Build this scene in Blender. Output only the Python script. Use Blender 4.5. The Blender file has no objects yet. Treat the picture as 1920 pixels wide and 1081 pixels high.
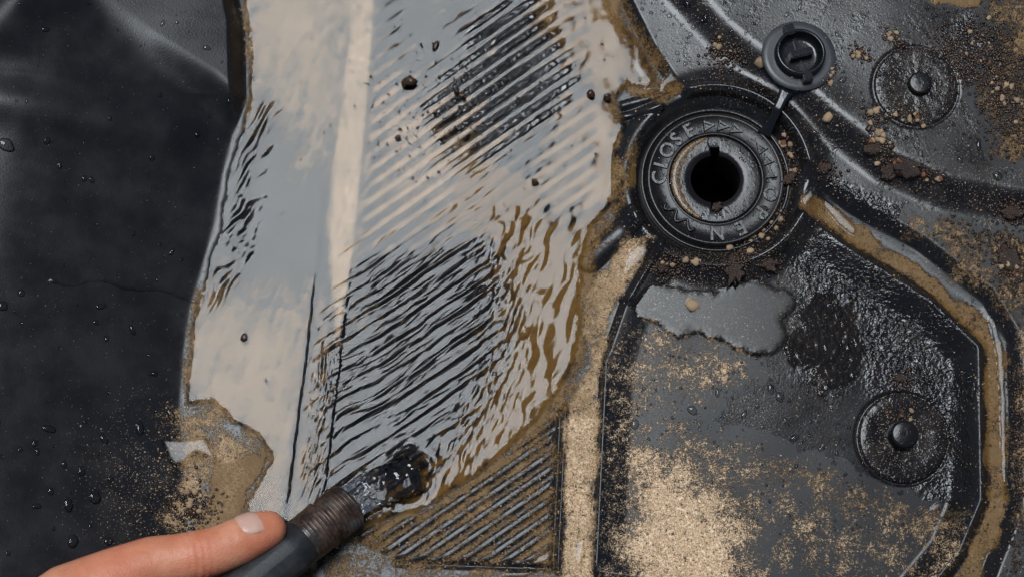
import bpy, bmesh, math, random
import numpy as np
from mathutils import Vector, Matrix, Euler, noise as mnoise

scene = bpy.context.scene
col = scene.collection
random.seed(7)
RNG = np.random.default_rng(11)

# ------------------------------------------------------------------ camera
TILT = math.radians(14.0)
DIST = 1.12
LENS = 70.0
cam_d = bpy.data.cameras.new('camera')
cam_d.lens = LENS
cam_d.sensor_width = 36.0
cam_d.sensor_fit = 'HORIZONTAL'
cam_d.clip_start = 0.02
cam_d.clip_end = 50.0
cam_d.dof.use_dof = True
cam_d.dof.focus_distance = DIST
cam_d.dof.aperture_fstop = 11.0
cam = bpy.data.objects.new('camera', cam_d)
cam.location = (0.0, -DIST * math.sin(TILT), DIST * math.cos(TILT))
cam.rotation_euler = (TILT, 0, 0)
col.objects.link(cam)
scene.camera = cam

# ------------------------------------------------------------------ sky and sun (thin bright overcast)
SUN_VEC = Vector((math.tan(math.radians(-8.0)), math.tan(math.radians(13.0)), 1.0)).normalized()
world = bpy.data.worlds.new('World')
scene.world = world
world.use_nodes = True
wn = world.node_tree
wn.nodes.clear()
sky = wn.nodes.new('ShaderNodeTexSky')
sky.sky_type = 'NISHITA'
sky.sun_disc = False
sky.sun_elevation = math.asin(SUN_VEC.z)
sky.sun_rotation = math.atan2(SUN_VEC.x, SUN_VEC.y)
sky.air_density = 1.0
sky.dust_density = 1.0
sky.ozone_density = 1.0
bg = wn.nodes.new('ShaderNodeBackground')
bg.inputs['Strength'].default_value = 0.05
wo = wn.nodes.new('ShaderNodeOutputWorld')
wn.links.new(sky.outputs[0], bg.inputs['Color'])
wn.links.new(bg.outputs[0], wo.inputs['Surface'])

sun_d = bpy.data.lights.new('sun', 'SUN')
sun_d.energy = 3.0
sun_d.angle = math.radians(31.0)
sun_d.color = (0.88, 0.945, 1.0)
sun = bpy.data.objects.new('sun', sun_d)
sun.rotation_euler = (-SUN_VEC).to_track_quat('-Z', 'Y').to_euler()
sun.location = (0, 0.5, 2)
col.objects.link(sun)

scene.view_settings.view_transform = 'Standard'
scene.view_settings.look = 'None'
scene.view_settings.exposure = 0.0
scene.view_settings.gamma = 1.0
scene.view_settings.use_curve_mapping = False
scene.cycles.use_denoising = True
scene.cycles.use_adaptive_sampling = False
scene.cycles.denoising_input_passes = 'RGB'
scene.cycles.max_bounces = 8
scene.cycles.transparent_max_bounces = 16
scene.cycles.caustics_reflective = False
scene.cycles.caustics_refractive = False

# ------------------------------------------------------------------ layout: photo pixels <-> places on the ground plane
TAN = 18.0 / LENS
SC = DIST * TAN / 960.0            # metres per pixel at the centre
CX, CY, CZ = cam.location
SI, CO = math.sin(TILT), math.cos(TILT)

def P(u, v, h=0.0):
    """place (metres) whose picture is pixel (u, v) at height h (mm)"""
    xc = (u - 960.0) / 960.0 * TAN
    yc = (540.5 - v) / 960.0 * TAN
    dx, dy, dz = xc, SI + yc * CO, -CO + yc * SI
    t = (h * 0.001 - CZ) / dz
    return Vector((CX + dx * t, CY + dy * t, h * 0.001))

def UV(x, y):
    px, py, pz = x - CX, y - CY, -CZ
    dep = py * SI - pz * CO
    xc = px / dep
    yc = (py * CO + pz * SI) / dep
    return 960.0 + xc / TAN * 960.0, 540.5 - yc / TAN * 960.0

# ------------------------------------------------------------------ numpy helpers
def sstep(a, b, x):
    t = np.clip((x - a) / (b - a), 0, 1)
    return t * t * (3 - 2 * t)

def pn(x, y, seed=0):
    """gradient noise, about -0.7..0.7"""
    xi = np.floor(x).astype(np.int64); yi = np.floor(y).astype(np.int64)
    fx = x - xi; fy = y - yi
    def g(ix, iy, dx, dy):
        h = (ix * 374761393 + iy * 668265263 + seed * 1274126177) & 0xffffffff
        h = ((h ^ (h >> 13)) * 1274126177) & 0xffffffff
        h = h ^ (h >> 16)
        a = (h & 1023) * (2 * np.pi / 1024.0)
        return np.cos(a) * dx + np.sin(a) * dy
    ux = fx * fx * fx * (fx * (fx * 6 - 15) + 10); uy = fy * fy * fy * (fy * (fy * 6 - 15) + 10)
    a = g(xi, yi, fx, fy); b = g(xi + 1, yi, fx - 1, fy)
    c = g(xi, yi + 1, fx, fy - 1); d = g(xi + 1, yi + 1, fx - 1, fy - 1)
    return (a + (b - a) * ux) * (1 - uy) + (c + (d - c) * ux) * uy

def fbm(x, y, oct=3, seed=0):
    s = np.zeros_like(x); a = 1.0; f = 1.0
    for i in range(oct):
        s = s + a * pn(x * f, y * f, seed + i * 17); a *= 0.5; f *= 2.03
    return s

def dirn(u, v, deg, along, across, seed):
    """noise stretched along a picture direction (deg counter-clockwise from +u)"""
    a = math.radians(deg); ca, sa = math.cos(a), -math.sin(a)
    return pn((u * ca + v * sa) / along, (-u * sa + v * ca) / across, seed)

R0U, R0V, RST = -320.0, -320.0, 4.0
RU, RV = np.meshgrid(R0U + RST * np.arange(651), R0V + RST * np.arange(441))

def _poly_sd(poly, u, v):
    """signed distance in pixels, positive inside"""
    d2 = np.full(u.shape, 1e12); ins = np.zeros(u.shape, bool)
    n = len(poly)
    for i in range(n):
        ax, ay = poly[i]; bx, by = poly[(i + 1) % n]
        ex, ey = bx - ax, by - ay
        wx, wy = u - ax, v - ay
        t = np.clip((wx * ex + wy * ey) / (ex * ex + ey * ey + 1e-9), 0, 1)
        d2 = np.minimum(d2, (wx - t * ex) ** 2 + (wy - t * ey) ** 2)
        if ay != by:
            c = ((ay > v) != (by > v)) & (u < (bx - ax) * (v - ay) / (by - ay) + ax)
            ins ^= c
    d = np.sqrt(d2)
    return np.where(ins, d, -d)

def bil(r, u, v):
    x = np.clip((u - R0U) / RST, 0, r.shape[1] - 1.001); y = np.clip((v - R0V) / RST, 0, r.shape[0] - 1.001)
    i = x.astype(np.int64); j = y.astype(np.int64); fx = x - i; fy = y - j
    return (r[j, i] * (1 - fx) + r[j, i + 1] * fx) * (1 - fy) + (r[j + 1, i] * (1 - fx) + r[j + 1, i + 1] * fx) * fy

class Zone:
    def __init__(self, poly, blur=0):
        self.r = _poly_sd(poly, RU, RV)
        for _ in range(blur):
            r = self.r; p = np.pad(r, 1, mode='edge')
            self.r = (p[:-2, 1:-1] + p[2:, 1:-1] + p[1:-1, :-2] + p[1:-1, 2:] + 2 * r) / 6
    def __call__(self, u, v):
        return bil(self.r, u, v)

def segd(u, v, pts):
    d2 = np.full(np.shape(u), 1e12)
    for (ax, ay), (bx, by) in zip(pts[:-1], pts[1:]):
        ex, ey = bx - ax, by - ay
        t = np.clip(((u - ax) * ex + (v - ay) * ey) / (ex * ex + ey * ey), 0, 1)
        d2 = np.minimum(d2, (u - ax - t * ex) ** 2 + (v - ay - t * ey) ** 2)
    return np.sqrt(d2)

# ------------------------------------------------------------------ zones of the moulding and of the pond
LEVEL = 3.2
GND = 2.1
ZPOND = Zone([(452, -300), (452, 0), (464, 60), (466, 185), (442, 262), (424, 330), (410, 420), (386, 500), (366, 575), (354, 650),
              (346, 765), (402, 757), (442, 800), (486, 822), (507, 862), (468, 925), (456, 965), (520, 985), (600, 1010), (690, 988),
              (800, 954), (900, 892), (982, 820), (1052, 742), (1086, 680), (1090, 600), (1096, 520), (1106, 440), (1148, 392),
              (1170, 350), (1163, 285), (1176, 232), (1158, 192), (1180, 160), (1232, 180), (1214, 100), (1178, 60), (1140, 0), (1130, -300)], 2)
ZRIB = Zone([(708, -300), (694, 250), (676, 440), (644, 680), (616, 900), (640, 1000), (745, 1052), (1038, 1062), (1048, 760),
             (1100, 640), (1085, 450), (1128, 320), (1118, 180), (1105, 0), (1100, -300)], 4)
ZTRAY = Zone([(1238, 452), (1166, 575), (1130, 680), (1112, 1062), (1118, 1080), (1200, 1090), (1500, 1160), (1700, 1160), (1800, 1040), (1842, 940), (1838, 650),
              (1745, 562), (1600, 470), (1500, 398), (1440, 440)], 2)
ZSHO = Zone([(1138, -300), (1164, 0), (1214, 100), (1262, 172), (1330, 240), (1450, 260), (1502, 325), (1600, 392), (1722, 462),
             (1850, 560), (1896, 640), (1902, 760), (1898, 950), (1840, 1100), (1820, 1400), (2400, 1400), (2400, -300)], 2)
ZPLA = Zone([(1200, -300), (1236, -10), (1330, 90), (1430, 170), (1540, 262), (1640, 340), (1760, 392), (1920, 418), (2400, 440), (2400, -300)], 6)
ZLOBE = Zone([(150, -300), (185, 40), (300, 118), (400, 175), (462, 226), (560, 290), (560, -300)], 6)

ZBEACH = Zone([(900, 400), (1060, 395), (1105, 440), (1092, 620), (1060, 740), (960, 850), (820, 950), (700, 980), (780, 920), (880, 800), (945, 640), (930, 480)], 2)
XL_V = [-300, 0, 60, 190, 260, 330, 420, 500, 580, 660, 770, 830, 1000, 1400]
XL_U = [440, 447, 459, 461, 437, 419, 404, 382, 358, 347, 338, 345, 352, 360]
L_V = [-300, 0, 100, 250, 350, 450, 560, 700, 870, 1000]
L1_U = [662, 655, 650, 630, 615, 605, 590, 575, 552, 535]
L2_U = [708, 702, 697, 685, 675, 667, 650, 634, 614, 600]

DRAIN = P(1341, 338)
def rdrain(x, y):
    return np.hypot(x - DRAIN.x, y - DRAIN.y) / SC

DISCS = ((P(1716, 164, 14), 78), (P(1696, 818, 1), 82))
RIB_A = math.radians(34.5)
def ribphase(u, v):
    w = u * math.sin(RIB_A) + v * math.cos(RIB_A)
    return (w + 3.0 * pn(u / 400, v / 400, 91)) / 23.8

def ribprof(u, v):
    c = 0.5 + 0.5 * np.cos(2 * np.pi * ribphase(u, v))
    return sstep(0.12, 0.8, c)

def dpond(u, v):
    k = 1 + 0.9 * sstep(900, 1100, u)
    wu = k * (6 * pn(u / 46, v / 46, 5) + 3.0 * pn(u / 15, v / 15, 6)) + 1.5 * pn(u / 6, v / 6, 9)
    wv = k * (6 * pn(u / 46, v / 46, 7) + 3.0 * pn(u / 15, v / 15, 8)) + 1.5 * pn(u / 6, v / 6, 10)
    return ZPOND(u + wu, v + wv)

def height(x, y, parts=False):
    """top of the bare plastic in mm"""
    u, v = UV(x, y)
    r = rdrain(x, y)
    dp = ZPOND(u, v)
    z = GND - 3.0 * sstep(2, 70, dp)
    # left wall with its two swells
    dl = np.interp(v, XL_V, XL_U) - u
    a = 0.125 * 0.5 * ((dl - 2) + np.sqrt((dl - 2) ** 2 + 5 ** 2) - 0.1)
    a = a - 0.058 * 0.5 * ((dl - 350) + np.sqrt((dl - 350) ** 2 + 40 ** 2))
    a = np.maximum(a, 0)
    m = sstep(-42, 30, ZLOBE(u, v)) * sstep(-2, 26, dl)
    b = 0.52 * a + 15.0 - 0.016 * v
    wall = a * (1 - m) + b * m
    dk = segd(u, v, [(110, -200), (95, 40), (40, 112), (-60, 150), (-250, 190)])
    wall = wall + 7.0 * np.exp(-(dk / 46.0) ** 2) * sstep(60, 120, dl)
    wall = wall + 4.0 * np.exp(-((v - 238 - 0.10 * u) / 40.0) ** 2) * sstep(40, 110, dl) * (1 - m)
    z = z + wall
    # flat strip and its creases
    l1 = np.interp(v, L_V, L1_U); l2 = np.interp(v, L_V, L2_U)
    ds = np.minimum(u - l1, l2 - u)
    z = z + 1.5 * sstep(-4, 4, ds) * sstep(985, 940, v) * sstep(2, 30, dp)
    z = z - 0.9 * np.exp(-((u - l1 + 5) / 3.5) ** 2) - 0.9 * np.exp(-((u - l2 - 5) / 3.5) ** 2) * sstep(980, 930, v)
    # ribs, swelling up out of the water at the top
    rz = sstep(-2, 14, ZRIB(u, v)) * sstep(0, 6, u - l2 - 6) * (1 - 0.9 * sstep(20, 80, ZBEACH(u, v)) ) * (1 - sstep(-30, 10, ZBEACH(u, v)) * sstep(80, 40, dp) * sstep(-25, 0, dp))
    su_, sv_ = (u - 925) * 0.824 - (v - 190) * 0.566, (u - 925) * 0.566 + (v - 190) * 0.824
    su_ = su_ + 26 * pn(u / 38, v / 38, 191); sv_ = sv_ + 16 * pn(u / 38, v / 38, 192)
    swell = 4.1 * np.exp(-(np.abs(su_) / 195.0) ** 3 - (np.abs(sv_) / 128.0) ** 3)
    swell = swell + 1.9 * np.exp(-(((u - 950 + 20 * pn(u / 40, v / 40, 193)) / 115.0) ** 4 + ((v - 35) / 62.0) ** 4))
    swell = swell + sstep(0.6, 2.0, swell) * (0.24 * pn(u / 8, v / 8, 194) + 0.5 * pn(u / 24, v / 24, 195))
    z = z + rz * ((1.7 - 0.7 * sstep(0, -30, dp)) * (1 - 0.42 * sstep(0.5, 3.0, swell)) * ribprof(u, v) + swell * (0.72 + 0.28 * ribprof(u, v)))
    # grooves and thin lips at the foot of the ribbed field
    lip = lambda pts, h, w: h * np.exp(-(segd(u, v, pts) / w) ** 2)
    z = z + lip([(1060, 765), (1046, 1068)], 2.6, 5.5) + lip([(1133, 660), (1113, 1072)], 1.5, 6.0)
    z = z - lip([(1051, 770), (1037, 1064)], 1.2, 4.0) - lip([(745, 1056), (1040, 1066)], 1.6, 5.0)
    # tray, channel, shoulder, upper plate
    dt = ZTRAY(u, v); dsh = ZSHO(u, v)
    ou = sstep(158, 178, r)
    z = z + ou * 4.6 * sstep(-8, 9, dt) + sstep(0, 60, dt) * (-0.012 * (u - 1120) - 0.011 * (v - 420)) * sstep(150, 200, r)
    z = z - 0.5 * lip([(1128, 690), (1108, 1064)], 2.0, 4.0)
    z = z - 2.2 * sstep(2, 16, -dt) * sstep(0, 12, -dsh) * sstep(1478, 1530, u)
    z = z + ou * 5.0 * sstep(-6, 18, dsh)
    z = z + ou * 7.5 * sstep(-14, 52, ZPLA(u, v))
    z = z + ou * 1.6 * sstep(20, -14, np.abs(segd(u, v, [(1520, 345), (1720, 468), (1852, 566), (1895, 650), (1902, 760), (1896, 950)]) - 6))
    # low sag across the upper plate and swell on its far side
    pl = sstep(0, 60, ZPLA(u, v))
    z = z + pl * (2.2 * pn(u / 260 + 3, v / 260, 33) + 1.0 * np.exp(-(((v - 300) - 0.5 * (u - 1700)) / 70.0) ** 2))
    # two stub ribs beside the collar and the fat lug below
    for pts, hh, ww in (([(1168, 202), (1240, 180)], 3.0, 9), ([(1170, 222), (1236, 208)], 2.6, 8),
                        ([(1104, 492), (1196, 408)], 4.2, 22), ([(1172, 555), (1236, 452)], 2.4, 15)):
        z = z + hh * np.sqrt(np.clip(1 - (segd(u, v, pts) / ww) ** 2, 0, 1)) * sstep(150, 175, r)
    # collar round the drain and its sunken seat
    z = z + 6.0 * np.exp(-((r - 172) / 24.0) ** 2) * sstep(150, 166, r)
    seat = -1.0 + 1.4 * sstep(128, 138, r)
    k = sstep(141, 164, r)
    top = GND + 6.5
    z = np.where(r < 180, seat * (1 - k) + np.maximum(z, top * 0.72) * k, z)
    for dc, dr in DISCS:
        rd = np.hypot(x - dc.x, y - dc.y) / SC
        z = z - (0.7 if dr < 80 else 1.1) * np.exp(-((rd - dr * 1.035) / 3.2) ** 2) * sstep(dr * 0.9, dr * 1.02, rd)
    # broad unevenness of the moulding
    z = z + 0.25 * pn(u / 120, v / 120, 3) * sstep(145, 175, r)
    return z

# sand cover: (polygon, cover, soft edge in px, wetness)
SAND = [
    ([(955, 400), (1060, 400), (1110, 430), (1100, 560), (1092, 640), (1058, 742), (985, 826), (900, 898), (800, 960), (690, 1000), (640, 1010), (690, 965), (800, 925), (885, 830), (945, 700), (968, 560), (945, 470)], 1.35, 190, 1.0),
    ([(860, 300), (1000, 330), (1040, 420), (960, 470), (860, 430), (760, 400), (850, 390)], 1.3, 30, 1.0),
    ([(1060, 420), (1150, 380), (1180, 290), (1170, 230), (1195, 240), (1200, 340), (1150, 430), (1108, 480)], 0.56, 30, 1.0),
    ([(1150, -60), (1210, 60), (1250, 130), (1290, 175), (1240, 205), (1170, 170), (1140, 60)], 0.58, 30, 1.0),
    ([(455, -200), (640, -200), (640, 230), (560, 230), (520, 150), (470, 200)], 1.0, 240, 0.7),
    ([(560, 0), (650, 0), (620, 300), (570, 300)], 0.8, 170, 0.65),
    ([(350, 560), (590, 590), (560, 900), (520, 990), (440, 990), (500, 860), (440, 800), (350, 770)], 1.0, 290, 0.7),
    ([(656, -200), (704, -200), (700, 100), (686, 250), (670, 440), (655, 560), (640, 680), (625, 600), (614, 400), (632, 250), (652, 100)], 0.95, 26, 0.5),
    ([(690, 120), (900, 250), (960, 380), (830, 420), (690, 440)], 0.95, 210, 0.65),
    ([(1000, -200), (1150, -200), (1180, 100), (1160, 200), (1060, 120), (1000, 40)], 1.0, 60, 0.8),
    ([(1060, 180), (1160, 200), (1165, 360), (1060, 420), (980, 350)], 0.92, 60, 0.75),
    # dry and damp sand round the pond
    ([(330, 775), (405, 765), (445, 805), (500, 850), (470, 925), (455, 1010), (320, 1010), (300, 980), (340, 920)], 0.62, 60, 0.5),
    ([(405, 870), (480, 850), (500, 870), (462, 930), (455, 1000), (360, 1000), (390, 930)], 1.15, 18, 1.0),
    ([(480, 825), (510, 860), (465, 930), (455, 975), (440, 970), (455, 915), (495, 865)], 1.3, 10, 1.0),
    ([(1090, 560), (1180, 440), (1225, 450), (1150, 580), (1128, 680), (1110, 1100), (1050, 1100), (1062, 760), (1100, 690)], 0.84, 24, 0.5),
    ([(1066, 780), (1112, 780), (1104, 1100), (1050, 1100)], 0.92, 22, 0.1),
    ([(620, 1000), (760, 960), (900, 900), (1050, 760), (1050, 1070), (745, 1058)], 0.48, 30, 0.88),
    ([(560, 1040), (700, 1020), (900, 1060), (1100, 1062), (1100, 1300), (500, 1300)], 0.48, 30, 0.75),
    ([(1150, 590), (1240, 620), (1380, 650), (1420, 700), (1300, 780), (1140, 790), (1128, 690)], 0.40, 90, 0.1),
    ([(1160, 840), (1260, 840), (1350, 900), (1400, 1000), (1400, 1150), (1150, 1150), (1170, 960)], 0.92, 210, 0.0),
    ([(1130, 760), (1230, 775), (1500, 850), (1700, 930), (1830, 985), (1760, 1120), (1500, 1090), (1300, 960), (1130, 900)], 0.36, 80, 0.3),
    ([(1420, 830), (1560, 880), (1760, 960), (1830, 960), (1790, 1010), (1600, 960), (1430, 890)], 0.42, 40, 0.7),
    ([(1500, 350), (1610, 420), (1760, 520), (1850, 600), (1886, 680), (1888, 940), (1830, 1120), (1760, 1200), (1740, 1130), (1800, 1060), (1846, 945), (1842, 648), (1748, 556), (1600, 462), (1500, 392)], 0.78, 16, 1.0),
    ([(1700, 400), (1800, 430), (1920, 450), (2000, 560), (1900, 610), (1800, 520), (1690, 440)], 0.50, 50, 0.7),
    ([(1800, -80), (1990, -80), (1990, 330), (1850, 300), (1820, 200), (1850, 110)], 0.5, 60, 0.8),
    ([(1680, -60), (1840, -60), (1830, 20), (1760, 30), (1690, 10)], 1.0, 12, 1.0),
    ([(1895, 590), (2050, 560), (2050, 1100), (1900, 980)], 0.46, 30, 0.5),
    ([(1256, 255), (1310, 232), (1330, 240), (1285, 270), (1268, 330), (1275, 380), (1300, 415), (1262, 380), (1250, 320)], 0.0, 6, 1.0),
]
SAND = [(Zone(p, 1), c, s, w) for p, c, s, w in SAND]

def sandcover(u, v):
    wu = 16 * fbm(u / 70, v / 70, 3, 40); wv = 16 * fbm(u / 70, v / 70, 3, 44)
    c = np.zeros_like(u); wet = np.zeros_like(u); ws = np.full(u.shape, 1e-6)
    for z, cov, soft, w in SAND:
        wk = 0.25 if soft == 26 else 1.0
        k = sstep(-soft * 0.5, soft * 0.5, z(u + wu * wk, v + wv * wk))
        c = np.maximum(c, cov * k)
        kk = k * k * cov
        wet = wet + w * kk; ws = ws + kk
    return c, wet / ws

def sandlayer(x, y):
    """thickness (mm), wetness, cover and drowned share of the sand"""
    u, v = UV(x, y)
    c, wet = sandcover(u, v)
    rz = sstep(-2, 14, ZRIB(u, v))
    rp = ribprof(u, v)
    up = rz * sstep(520, 420, v)
    c = c - up * 0.66 * (rp - 0.3) - rz * sstep(820, 860, v) * 0.30 * (rp - 0.35)
    l1 = np.interp(v, L_V, L1_U); l2 = np.interp(v, L_V, L2_U)
    c = c * (1 - 0.95 * np.exp(-((u - l1 + 2) / 7.0) ** 2) * sstep(430, 520, v)) * (1 - 0.9 * np.exp(-((u - l2 - 2) / 7.0) ** 2) * sstep(440, 520, v))
    dl = np.interp(v, XL_V, XL_U) - u
    c = c * (1 - sstep(-4, 8, dl) * sstep(775, 725, v))
    patch = fbm(u / 55, v / 55, 3, 52) * 0.42 + pn(u / 13, v / 13, 55) * 0.2
    und = sstep(1, 7, dpond(u, v))
    fl = sstep(640, 700, u) * sstep(460, 400, v)
    st = (0.34 * dirn(u + 20 * pn(u / 90, v / 90, 153), v, 74, 110, 15, 150) + 0.26 * dirn(u, v, 62, 60, 8, 151)) * (1 - fl) + (0.30 * dirn(u, v, 40, 120, 13, 152) + 0.25 * pn(u / 26, v / 26, 154)) * fl  # streaks in the drowned sand's tone, painted in for soft uneven reflections on ripples
    dens = np.clip(c + (0.78 - 0.42 * und) * patch * sstep(0.0, 0.25, c) + und * st * sstep(-0.2, 0.5, c + 0.25), 0, 1.3)
    grain = pn(u / 4, v / 4, 50)
    t = 0.04 + 0.5 * sstep(0.45, 1.05, dens) * (0.8 + 0.5 * grain + 0.5 * patch) * (1 - 0.7 * und)
    t = np.where((dens < 0.05) | (rdrain(x, y) < 150), -1.0, t)
    wet = np.where(und > 0.5, np.clip(wet * 1.25 - 0.25, 0.2, 1), wet)
    return t, np.clip(wet, 0, 1), dens, und

# ------------------------------------------------------------------ materials
def nodes(name):
    m = bpy.data.materials.new(name); m.use_nodes = True
    nt = m.node_tree; nt.nodes.clear()
    out = nt.nodes.new('ShaderNodeOutputMaterial')
    return m, nt, out

class NB:
    def __init__(self, nt): self.nt = nt
    def n(self, t, **kw):
        nd = self.nt.nodes.new(t)
        for k, val in kw.items():
            if k.startswith('i_'):
                nd.inputs[k[2:].replace('_', ' ')].default_value = val
            else:
                setattr(nd, k, val)
        return nd
    def l(self, a, b): self.nt.links.new(a, b)
    def attr(self, name): return self.n('ShaderNodeAttribute', attribute_name=name).outputs['Fac']
    def math(self, op, a, b=None, c=None):
        nd = self.n('ShaderNodeMath', operation=op)
        for i, x in enumerate((a, b, c)):
            if x is None: continue
            if isinstance(x, (int, float)): nd.inputs[i].default_value = x
            else: self.l(x, nd.inputs[i])
        return nd.outputs[0]
    def ramp(self, x, a, b, lo=0.0, hi=1.0):
        nd = self.n('ShaderNodeMapRange'); nd.interpolation_type = 'SMOOTHSTEP'
        self.l(x, nd.inputs['Value'])
        for k, val in (('From Min', a), ('From Max', b), ('To Min', lo), ('To Max', hi)): nd.inputs[k].default_value = val
        return nd.outputs[0]
    def noise(self, scale, detail=2.0, rough=0.5, vec=None, out='Fac'):
        nd = self.n('ShaderNodeTexNoise'); nd.inputs['Scale'].default_value = scale
        nd.inputs['Detail'].default_value = detail; nd.inputs['Roughness'].default_value = rough
        if vec is not None: self.l(vec, nd.inputs['Vector'])
        return nd.outputs[out]
    def mix(self, f, a, b):
        nd = self.n('ShaderNodeMix', data_type='RGBA')
        for i, x in ((0, f), (6, a), (7, b)):
            if isinstance(x, (int, float)): nd.inputs[i].default_value = x
            elif isinstance(x, tuple): nd.inputs[i].default_value = (*x, 1)
            else: self.l(x, nd.inputs[i])
        return nd.outputs[2]
    def bump(self, h, strength, dist, normal=None):
        nd = self.n('ShaderNodeBump')
        if isinstance(strength, (int, float)): nd.inputs['Strength'].default_value = strength
        else: self.l(strength, nd.inputs['Strength'])
        nd.inputs['Distance'].default_value = dist
        self.l(h, nd.inputs['Height'])
        if normal is not None: self.l(normal, nd.inputs['Normal'])
        return nd.outputs[0]
    def coord(self): return self.n('ShaderNodeTexCoord').outputs['Object']

def mat_plastic(name, rough_dry=0.31, attrs=True, wet0=0.0, dust0=0.15, base=(0.0080, 0.0066, 0.0066), spec=0.5):
    m, nt, out = nodes(name); b = NB(nt)
    co = b.coord()
    wet = b.attr('wet') if attrs else None
    p = b.n('ShaderNodeBsdfPrincipled')
    pat = b.noise(38, 4, 0.6, co)
    fine = b.noise(900, 2, 0.6, co)
    # dried silt film and single grains of dust
    spk = b.noise(1500, 1, 0.5, co)
    big = b.noise(55, 3, 0.65, co)
    dust = b.attr('dust') if attrs else None
    film = b.ramp(big, 0.45, 0.75)
    if attrs:
        film = b.math('MULTIPLY', film, dust)
        sp = b.math('GREATER_THAN', b.math('ADD', spk, b.math('MULTIPLY', dust, 0.17)), 0.80)
    else:
        film = b.math('MULTIPLY', film, dust0)
        sp = b.math('GREATER_THAN', b.math('ADD', spk, dust0 * 0.16), 0.80)
    c1 = b.mix(b.ramp(pat, 0.3, 0.7), base, tuple(x * 1.35 for x in base))
    c2 = b.mix(b.math('MULTIPLY', film, 0.16), c1, (0.20, 0.15, 0.10))
    c3 = b.mix(sp, c2, (0.42, 0.34, 0.25))
    b.l(c3, p.inputs['Base Color'])
    rd = b.ramp(pat, 0.25, 0.75, rough_dry - 0.07, rough_dry + 0.09)
    if attrs:
        mr = b.n('ShaderNodeMix', data_type='FLOAT'); b.l(wet, mr.inputs[0]); b.l(rd, mr.inputs[2]); mr.inputs[3].default_value = 0.10
        b.l(mr.outputs[0], p.inputs['Roughness'])
    else:
        mr = b.n('ShaderNodeMix', data_type='FLOAT'); mr.inputs[0].default_value = wet0; b.l(rd, mr.inputs[2]); mr.inputs[3].default_value = 0.10
        b.l(mr.outputs[0], p.inputs['Roughness'])
    if attrs: b.l(b.math('SUBTRACT', 0.42, b.math('MULTIPLY', b.attr('under'), 0.39)), p.inputs['Specular IOR Level'])
    else: p.inputs['Specular IOR Level'].default_value = spec
    nrm = b.bump(fine, 0.22, 0.00025)
    if attrs:
        gr = b.attr('grain')
        g1 = b.noise(430, 2, 0.55, co)
        g2 = b.noise(150, 1, 0.5, co)
        gh = b.math('ADD', b.ramp(g1, 0.38, 0.66), b.math('MULTIPLY', b.ramp(g2, 0.4, 0.65), 0.9))
        nrm = b.bump(gh, gr, 0.0007, nrm)
    else:
        g1 = b.noise(300, 2, 0.55, co)
        nrm = b.bump(b.ramp(g1, 0.52, 0.70), wet0 * 0.22, 0.0004, nrm)
    b.l(nrm, p.inputs['Normal'])
    b.l(p.outputs[0], out.inputs[0])
    return m

def mat_sand():
    m, nt, out = nodes('sand'); b = NB(nt)
    co = b.coord(); wet = b.attr('wet')
    p = b.n('ShaderNodeBsdfPrincipled')
    g = b.noise(1300, 2, 0.7, co); g2 = b.noise(620, 1, 0.5, co); big = b.noise(60, 3, 0.6, co)
    dry = b.mix(b.ramp(g, 0.30, 0.72), (0.27, 0.165, 0.085), (0.90, 0.63, 0.39))
    dry = b.mix(b.ramp(g2, 0.60, 0.72), dry, (0.90, 0.70, 0.47))
    dry = b.mix(b.ramp(g2, 0.36, 0.28), dry, (0.06, 0.045, 0.03))
    wetc = b.mix(b.ramp(g, 0.28, 0.75), (0.085, 0.043, 0.011), (0.27, 0.142, 0.038))
    wetc = b.mix(b.ramp(big, 0.35, 0.7), wetc, (0.155, 0.082, 0.022))
    wf = b.math('ADD', wet, b.math('MULTIPLY', b.math('SUBTRACT', big, 0.5), 0.5))
    nn = b.math('ADD', b.math('MULTIPLY', b.noise(1900, 2, 0.6, co), 0.55), b.math('ADD', b.math('MULTIPLY', b.noise(520, 2, 0.6, co), 0.3), b.math('MULTIPLY', b.noise(120, 2, 0.6, co), 0.15)))
    cov = b.ramp(b.math('SUBTRACT', b.attr('dens'), b.math('MULTIPLY', b.math('SUBTRACT', nn, 0.5), 3.2)), 0.40, 0.62)
    und = b.attr('under')
    nu = b.math('ADD', b.math('MULTIPLY', b.noise(800, 3, 0.65, co), 0.55), b.math('MULTIPLY', b.noise(170, 3, 0.6, co), 0.45))
    cov_u = b.ramp(b.math('SUBTRACT', b.attr('dens'), b.math('MULTIPLY', b.math('SUBTRACT', nu, 0.5), 2.6)), 0.08, 1.02)
    mc = b.n('ShaderNodeMix', data_type='FLOAT'); b.l(und, mc.inputs[0]); b.l(cov, mc.inputs[2]); b.l(cov_u, mc.inputs[3])
    cov = mc.outputs[0]
    b.l(b.mix(cov, (0.0065, 0.0066, 0.0075), b.mix(b.ramp(wf, 0.0, 1.0), dry, wetc)), p.inputs['Base Color'])
    mr = b.n('ShaderNodeMix', data_type='FLOAT'); b.l(cov, mr.inputs[0]); mr.inputs[2].default_value = 0.31
    b.l(b.ramp(wet, 0.2, 1.0, 0.9, 0.6), mr.inputs[3]); b.l(mr.outputs[0], p.inputs['Roughness'])
    b.l(b.math('MULTIPLY', b.math('SUBTRACT', 1.0, und), 0.42), p.inputs['Specular IOR Level'])
    b.l(b.bump(b.math('MULTIPLY', b.math('ADD', b.math('MULTIPLY', g, 0.6), 0.7), cov), b.math('SUBTRACT', 0.7, b.math('MULTIPLY', und, 0.5)), 0.0006), p.inputs['Normal'])
    b.l(p.outputs[0], out.inputs[0])
    return m

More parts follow.
